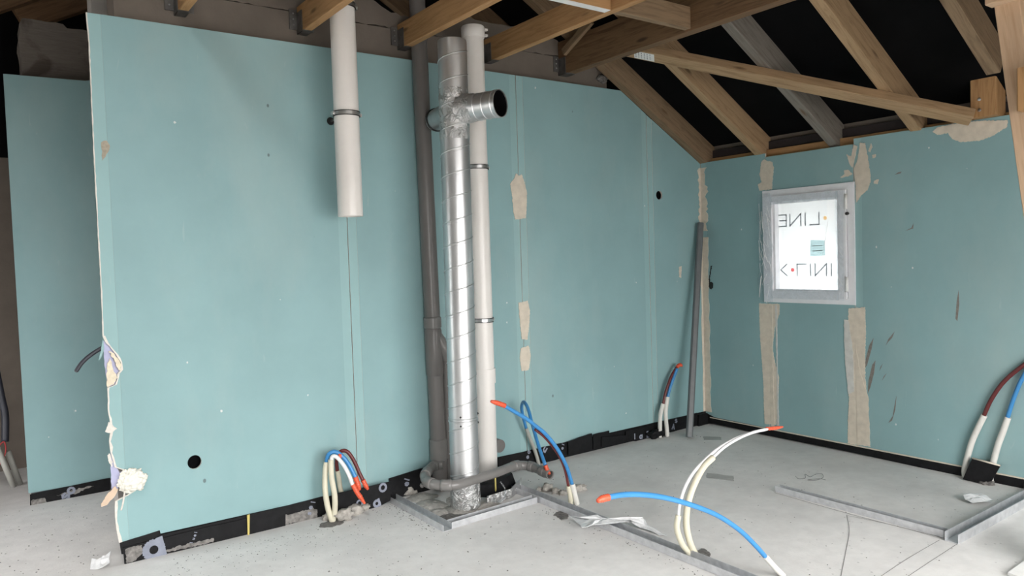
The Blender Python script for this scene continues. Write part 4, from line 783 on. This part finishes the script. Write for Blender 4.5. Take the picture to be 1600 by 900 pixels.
bo = lathe('branch_pipe', [(RB, 0), (RB, LB-.006), (RB+.002, LB-.004), (RB+.002, LB), (RB-.003, LB), (RB-.003, .06), (0, .06)], c0, c1, 'galvanised', o, 44)
for t in (.11, .165, .22, .275): lathe('branch_rib', [(RB, 0), (RB+.003, .003), (RB, .006)], c0+dirb*t, c1+dirb, 'galvanised', bo, 44)
lathe('foil_collar', [(RB+.012, .055), (RB+.006, .08), (RB+.005, .10), (RB+.002, .125), (RB, .14)], c0, c1, 'foil_tape', bo, 44, ripple=.008, seed=4, sharp=False)
ce = Vector((-2.500, -.14, zc-.005)); rs = (ce-c0).normalized(); Ls_ = (ce-c0).length
lathe('rear_stub', [(.062, 0), (.062, Ls_), (.064, Ls_), (.060, Ls_), (0, Ls_-.01)], c0, ce, 'galvanised', o, 32)
lathe('rubber_ring', [(.062, 0), (.068, .004), (.068, .012), (.062, .016)], c0+rs*(Ls_-.03), c0+rs, 'black_rubber', o, 32)
lathe('branch_bore', [(0, .07), (RB-.0035, .07), (RB-.0035, LB-.004)], c0, c1, 'roof_and_shade_black', bo, 36)  # black lining stands in for the shade inside the open branch
# leaning grey pole in the corner
pa_, pb_ = [Vector(p) for p in D['pole']]
o = empty('grey_pole', pa_); tag(o, 'grey plastic pole leaning into the corner between the two green walls', 'pole')
ax = (pb_-pa_).normalized(); L = (pb_-pa_).length
side = Vector((.8, -.6, 0)); up_ = side-ax*side.dot(ax); up_.normalize(); yv = up_.cross(ax)
bb = beam('pole_body', pa_+Vector((0, 0, .006)), pb_, .048, .042, 'pole_grey', o, up=yv, bev=.010)

# ================================================================== metal floor tracks
def utrack(name, A, B, w, h, label, group='steel stud tracks lying on the floor', th=.0025, hb=None):
    A, B = Vector(A), Vector(B); x = (B-A).normalized(); y = Vector((-x.y, x.x, 0)); hb = hb or h
    prof = [(-w/2, 0), (w/2, 0), (w/2, hb), (w/2-th, hb), (w/2-th, th), (-w/2+th, th), (-w/2+th, h), (-w/2, h)]
    n = len(prof); V = [A+y*p+Vector((0, 0, q+.001)) for p, q in prof]+[B+y*p+Vector((0, 0, q+.001)) for p, q in prof]
    F = [(i, (i+1) % n, (i+1) % n+n, i+n) for i in range(n)]
    for k in (0, n): F += [(k+0, k+1, k+4, k+5), (k+1, k+2, k+3, k+4), (k+0, k+5, k+6, k+7)]
    o = empty(name, A); tag(o, label, 'track', group); mk('profile', V, F, 'track_steel', o)
    for t in (.25, .6, .85):
        p = A.lerp(B, t); lump('fixing', (p.x, p.y, .005), .006, 'clamp_steel', o, (1, 1, .5), 0, 1)
    return o
utrack('metal_track', (-2.818, -.03, 0), (-2.818, -.655, 0), .055, .034, 'short steel floor track left of the spiral duct running to the green wall')
utrack('metal_track', (-2.788, -.622, 0), (-2.212, -.600, 0), .050, .034, 'short steel floor track in front of the foot of the spiral duct')
utrack('metal_track', (-2.172, -.14, 0), (-2.172, -3.3, 0), .060, .036, 'long steel floor track running towards the viewer under the plastic scrap')
utrack('metal_track', (-1.045, -1.375, 0), (-1.045, -2.285, 0), .045, .034, 'loose steel floor track lying parallel to the window wall')
utrack('metal_track', (-1.10, -2.335, 0), (-.02, -2.335, 0), .06, .045, 'wide steel floor track meeting the right wall beside the clear plastic scrap')

# ================================================================== water tubes
TM = {'blue': 'tube_blue', 'white': 'tube_white', 'brown': 'tube_brown'}
TL = {'b1a': ('blue water tube in cream sheath bending over at the foot of the big board', 'sheath_cream', .0150, .0115),
 'b1b': ('white water tube in cream sheath, front of the drooping bundle of three', 'sheath_cream', .0150, .0105),
 'b1c': ('dark red water tube in cream sheath, rearmost of the drooping bundle of three', 'sheath_cream', .0135, .0105),
 'b2a': ('long blue tube arching up from its white sleeve towards the white standing pipe', 'sheath_white', .0155, .0105),
 'b2b': ('dark red tube hugging the underside of the long arching blue tube', 'sheath_cream', .0135, .0075),
 'b3': ('blue tube looping over from the wall foot into the waste pipe mouth', 'sheath_grey', .0125, .0105),
 'b4a': ('white tube with red taped tip curving from cream sheath in mid floor', 'sheath_cream', .0135, .0075),
 'b4b': ('thick long cream sheath rising beside the red-tipped white tube', 'sheath_cream', .0145, .0070),
 'b5': ('blue tube arching low across the foreground floor with orange taped end', 'sheath_white', .0125, .0100),
 'b6a': ('dark red tube in white sleeve standing by the far corner of the walls', 'sheath_white', .0160, .0110),
 'b6b': ('blue tube in white sleeve standing by the far corner of the walls', 'sheath_white', .0160, .0110),
 'b7a': ('dark red tube in pale sleeve bending along the right wall behind the black flap', 'sheath_white', .0170, .0115),
 'b7b': ('blue tube in pale sleeve bending along the right wall behind the black flap', 'sheath_white', .0170, .0115)}
for k, t in D['tubes'].items():
    label, sm, rs_, ri = TL[k]; s = [list(p) for p in t['s']]
    if s[0][2] > .015: s = [[s[0][0]-(s[1][0]-s[0][0])*.2, s[0][1], .002]]+s
    else: s[0][2] = .002
    o = empty('water_tube', s[0]); tag(o, label, 'tube', 'plumbing tubes sticking up out of the floor')
    tube('sheath', s, rs_, sm, o, n=14)
    tube('inner_tube', t['i'], ri, TM[t['c']], o, n=12)
    if t['t']:
        P = smooth_path(t['t'], 8); n = len(P); rad = [ri*1.22*(1 if i < n*.6 else 1-.55*(i-n*.6)/(n*.4))*(1+.10*math.sin(i*2.3)) for i in range(n)]
        v, f, m = gtube(P, ri, 10, True, rad); mk('end_tape', v, f, 'tape_red', o, smooth=True)
    if k == 'b1a':
        mid = Vector(t['i'][3]); lathe('binding_tape', [(.010, 0), (.020, .001), (.020, .016), (.010, .017)], mid+Vector((-.012, 0, -.012)), mid+Vector((1, 0, -.3)), 'tape_red', o, 16)

# ================================================================== loose things
fp = [Vector((p[0], p[1], max(.002, p[2]))) for p in D['flap']]
V = fp+[p+Vector((.012, .0, .003)) for p in fp]
o = empty('black_flap', (fp[3].x, fp[3].y, 0)); tag(o, 'stiff black membrane flap with cream edge leaning against the right wall', 'membrane')
n = 5; mk('flap_sheet', V, [tuple(range(n)), tuple(range(n, 2*n))]+[(i, (i+1) % n, (i+1) % n+n, i+n) for i in range(n)], 'membrane', o)
tube('cream_edge', [fp[0]+Vector((-.002, 0, .002)), fp[1]+Vector((-.002, 0, .002))], .005, 'filler', o, sub=0, n=8)
lump('rubble_lump', (fp[3].x+.03, fp[3].y-.03, .008), .03, 'dust_dark', o, (1.4, 1.2, .45), .5, 3, 4)
def sheet(name, pts, label, cat, mat, th=.002):
    P = [Vector(p) for p in pts]; c = sum(P, Vector())/len(P); ring = []
    for a, b in zip(P, P[1:]+P[:1]):
        ring += [a, a.lerp(b, .5)+Vector((RND.uniform(-.006, .006), RND.uniform(-.006, .006), RND.uniform(-.004, .006)))]
    mid = [p.lerp(c, .5)+Vector((0, 0, RND.uniform(-.006, .014))) for p in ring]; n = len(ring)
    top = ring+mid+[c+Vector((0, 0, .006))]; V = top+[p-Vector((0, 0, th)) for p in top]; N = len(top); F = []
    for k in (0, N):
        for i in range(n):
            j = (i+1) % n; F += [(k+i, k+j, k+n+j, k+n+i), (k+n+i, k+n+j, k+2*n)]
    for i in range(n): j = (i+1) % n; F.append((i, j, N+j, N+i))
    o = mk(name, V, F, mat); tag(o, label, cat); return o
plain('film_scrap', (.70, .71, .72), .3, var=.08, scale=50, bump=.5)
sheet('plastic_scrap', D['film'], 'torn sheet of milky plastic film draped over the long floor track', 'plastic', 'film_scrap')
sheet('plastic_scrap', D['film2'], 'narrow pointed tail of milky plastic film lying beyond the long floor track', 'plastic', 'film_scrap')
c = D['clear']; sheet('plastic_scrap', [(c[0]-.07, c[1]+.03, .02), (c[0]-.01, c[1]+.06, .03), (c[0]+.06, c[1]+.0, .03), (c[0]+.05, c[1]-.06, .012), (c[0]-.03, c[1]-.06, .02), (c[0]-.08, c[1]-.01, .012)], 'crumpled clear plastic wrapper on the floor near the right wall', 'plastic', 'film_scrap')
c = D['paper']; sheet('paper_scrap', [(c[0]-.045, c[1]-.02, .006), (c[0]-.03, c[1]+.04, .035), (c[0]+.01, c[1]+.03, .025), (c[0]+.05, c[1]+.035, .05), (c[0]+.035, c[1]-.03, .02), (c[0]-.01, c[1]-.045, .008)], 'crumpled silvery paper scrap on the floor below the torn board edge', 'paper', 'film_scrap')
v, f, m = gprism([(-1.296, -2.639), (-1.121, -2.636), (-.9, -2.63), (-.9, -2.78), (-1.33, -2.79)], [], floorp, .004, .016); o = mk('white_sheet', v, f, 'paper_white'); tag(o, 'corner of a white panel lying on the floor at the bottom right', 'panel')
wp_ = [Vector((p[0], p[1], .004)) for p in D['wire']]
o = tube('wire_scrap', wp_, .0014, 'pencil', None, n=5); tag(o, 'tangle of thin dark wire lying on the open floor', 'wire')
o = empty('cable_stub', (D['cableL'][0][0], D['cableL'][0][1], .9)); tag(o, 'short dark cable sticking out behind the torn edge of the big board', 'cable')
tube('cable_sheath', D['cableL'], .0095, 'cable_black', o)
e0, e1 = Vector(D['cableL'][-2]), Vector(D['cableL'][-1]); tube('cable_end', [e1, e1+(e1-e0).normalized()*.004], .007, 'pole_grey', o, sub=0)
RL = ['largest pale rubble lump at the foot of the drooping tube bundle', 'middle-sized pale rubble lump between the drooping tube bundle and its largest neighbour',
      'pale rubble lump under the hanging red tips of the drooping bundle', 'small pale rubble lump left of the drooping tube bundle in the broken hole',
      'tiny concrete crumb just behind the long steel track, nearest the waste pipe', 'rounded concrete lump below the waste pipe mouth behind the long track', 'flat concrete crumb in the middle of the row behind the long track',
      'small concrete crumb just left of the arching tube sleeves', 'concrete lump right of the arching tube sleeves', 'smaller concrete crumb at the right end of the row behind the arching tube sleeves',
      'grey rubble lump against the black membrane inside the short track', 'broad grey rubble lump at the foot of the soil pipe']
for k, (p, s) in enumerate(D['rocks']):
    o = lump('rubble_stone', (p[0], p[1], s*.55), s, 'stone', None, (1.1, .8, .75), .5, 3, k+1, 1.8); tag(o, RL[k], 'stone', 'lumps of rubble on the floor')
# black membrane scrap and foil beside the standing pipe
o = empty('membrane_scrap', (-2.23, -.33, 0)); tag(o, 'folded black membrane scrap with foil edge at the foot of the standing white pipe', 'membrane')
V = [(-2.42, -.30, .0), (-2.30, -.42, .0), (-2.15, -.36, .0), (-2.12, -.28, .0), (-2.40, -.28, .06), (-2.30, -.37, .07), (-2.17, -.33, .10), (-2.13, -.22, .085)]
mk('membrane_fold', V, [(0, 1, 5, 4), (1, 2, 6, 5), (2, 3, 7, 6), (4, 5, 6, 7), (3, 0, 4, 7), (0, 3, 2, 1)], 'membrane', o)
V = [(-2.44, -.46, .004), (-2.27, -.455, .004), (-2.13, -.37, .004), (-2.44, -.462, .05), (-2.275, -.46, .055), (-2.135, -.375, .075), (-2.44, -.456, .05), (-2.272, -.452, .055), (-2.13, -.369, .075), (-2.44, -.455, .004), (-2.268, -.45, .004), (-2.126, -.366, .004)]
mk('foil_edge', V, [(0, 1, 4, 3), (1, 2, 5, 4), (3, 4, 7, 6), (4, 5, 8, 7), (6, 7, 10, 9), (7, 8, 11, 10), (0, 3, 6, 9), (2, 11, 8, 5)], 'foil_tape', o)
tube('clear_bag', [(-2.42, -.47, .01), (-2.36, -.50, .02), (-2.33, -.48, .07), (-2.34, -.45, .11)], .005, 'clear_film', o, n=8)
box('yellow_sliver', (-2.325, -.375, .0), (-2.318, -.368, .13), 'yellow_foam', o)
# left passage odds and ends
Ls = D['leftstuff']
o = tube('black_cable', Ls['cable'], .022, 'cable_black', None); tag(o, 'thick black cable hanging in the dark passage at the far left', 'cable')
o = tube('red_wire', Ls['red'], .004, 'red_wire', None, n=6); tag(o, 'thin curled red wire in the dark passage at the far left', 'wire')
for nm, lb in (('pipe1', 'pale grey conduit leaning in the dark passage, further from the partition'), ('pipe2', 'pale grey conduit leaning in the dark passage, next to the partition edge')):
    p = [list(q) for q in Ls[nm]]; p[1][2] = .0; o = tube('conduit', p, .018, 'sheath_grey', None, sub=0); tag(o, lb, 'conduit')
# scattered crumbs: nobody could count them
parts = []; rr = random.Random(11)
def crumb(x, y, s):
    q = rr.uniform(0, 6.28); c, sn = math.cos(q)*s, math.sin(q)*s; e = rr.uniform(.35, .9)
    V = [(x+c, y+sn, 0), (x-sn*e, y+c*e, 0), (x-c, y-sn, 0), (x+sn*e, y-c*e, 0), (x+c*.2, y+sn*.2, s*rr.uniform(.5, .9))]
    parts.append((V, [(0, 1, 4), (1, 2, 4), (2, 3, 4), (3, 0, 4), (3, 2, 1, 0)]))
for _ in range(380): crumb(rr.uniform(-4.1, -2.85), -abs(rr.gauss(0, .32))-.09, rr.uniform(.0012, .0045))
for _ in range(90): crumb(-2.86+rr.gauss(0, .03), rr.uniform(-.65, -.08), rr.uniform(.002, .006))
for _ in range(120): crumb(-2.225-abs(rr.gauss(0, .04)), rr.uniform(-2.4, -.7), rr.uniform(.0015, .005))
for _ in range(160): crumb(rr.uniform(-2.0, -.2), rr.uniform(-2.4, -.2), rr.uniform(.0015, .005))
for _ in range(60): crumb(rr.uniform(-3.6, -2.3), rr.uniform(-1.3, -.65), rr.uniform(.0015, .007))
v, f, m = merge(parts); o = mk('floor_debris', v, f, 'dust_dark'); tag(o, 'dark crumbs and chips scattered over the dusty concrete floor', 'debris', kind='stuff')
parts = []
for _ in range(140): crumb(rr.uniform(-4.95, -4.27), rr.uniform(-.25, 1.3), rr.uniform(.0015, .006))
v, f, m = merge(parts); o = mk('floor_debris', v, f, 'dust_dark'); tag(o, 'dark crumbs scattered on the passage floor left of the torn board edge', 'debris', kind='stuff')
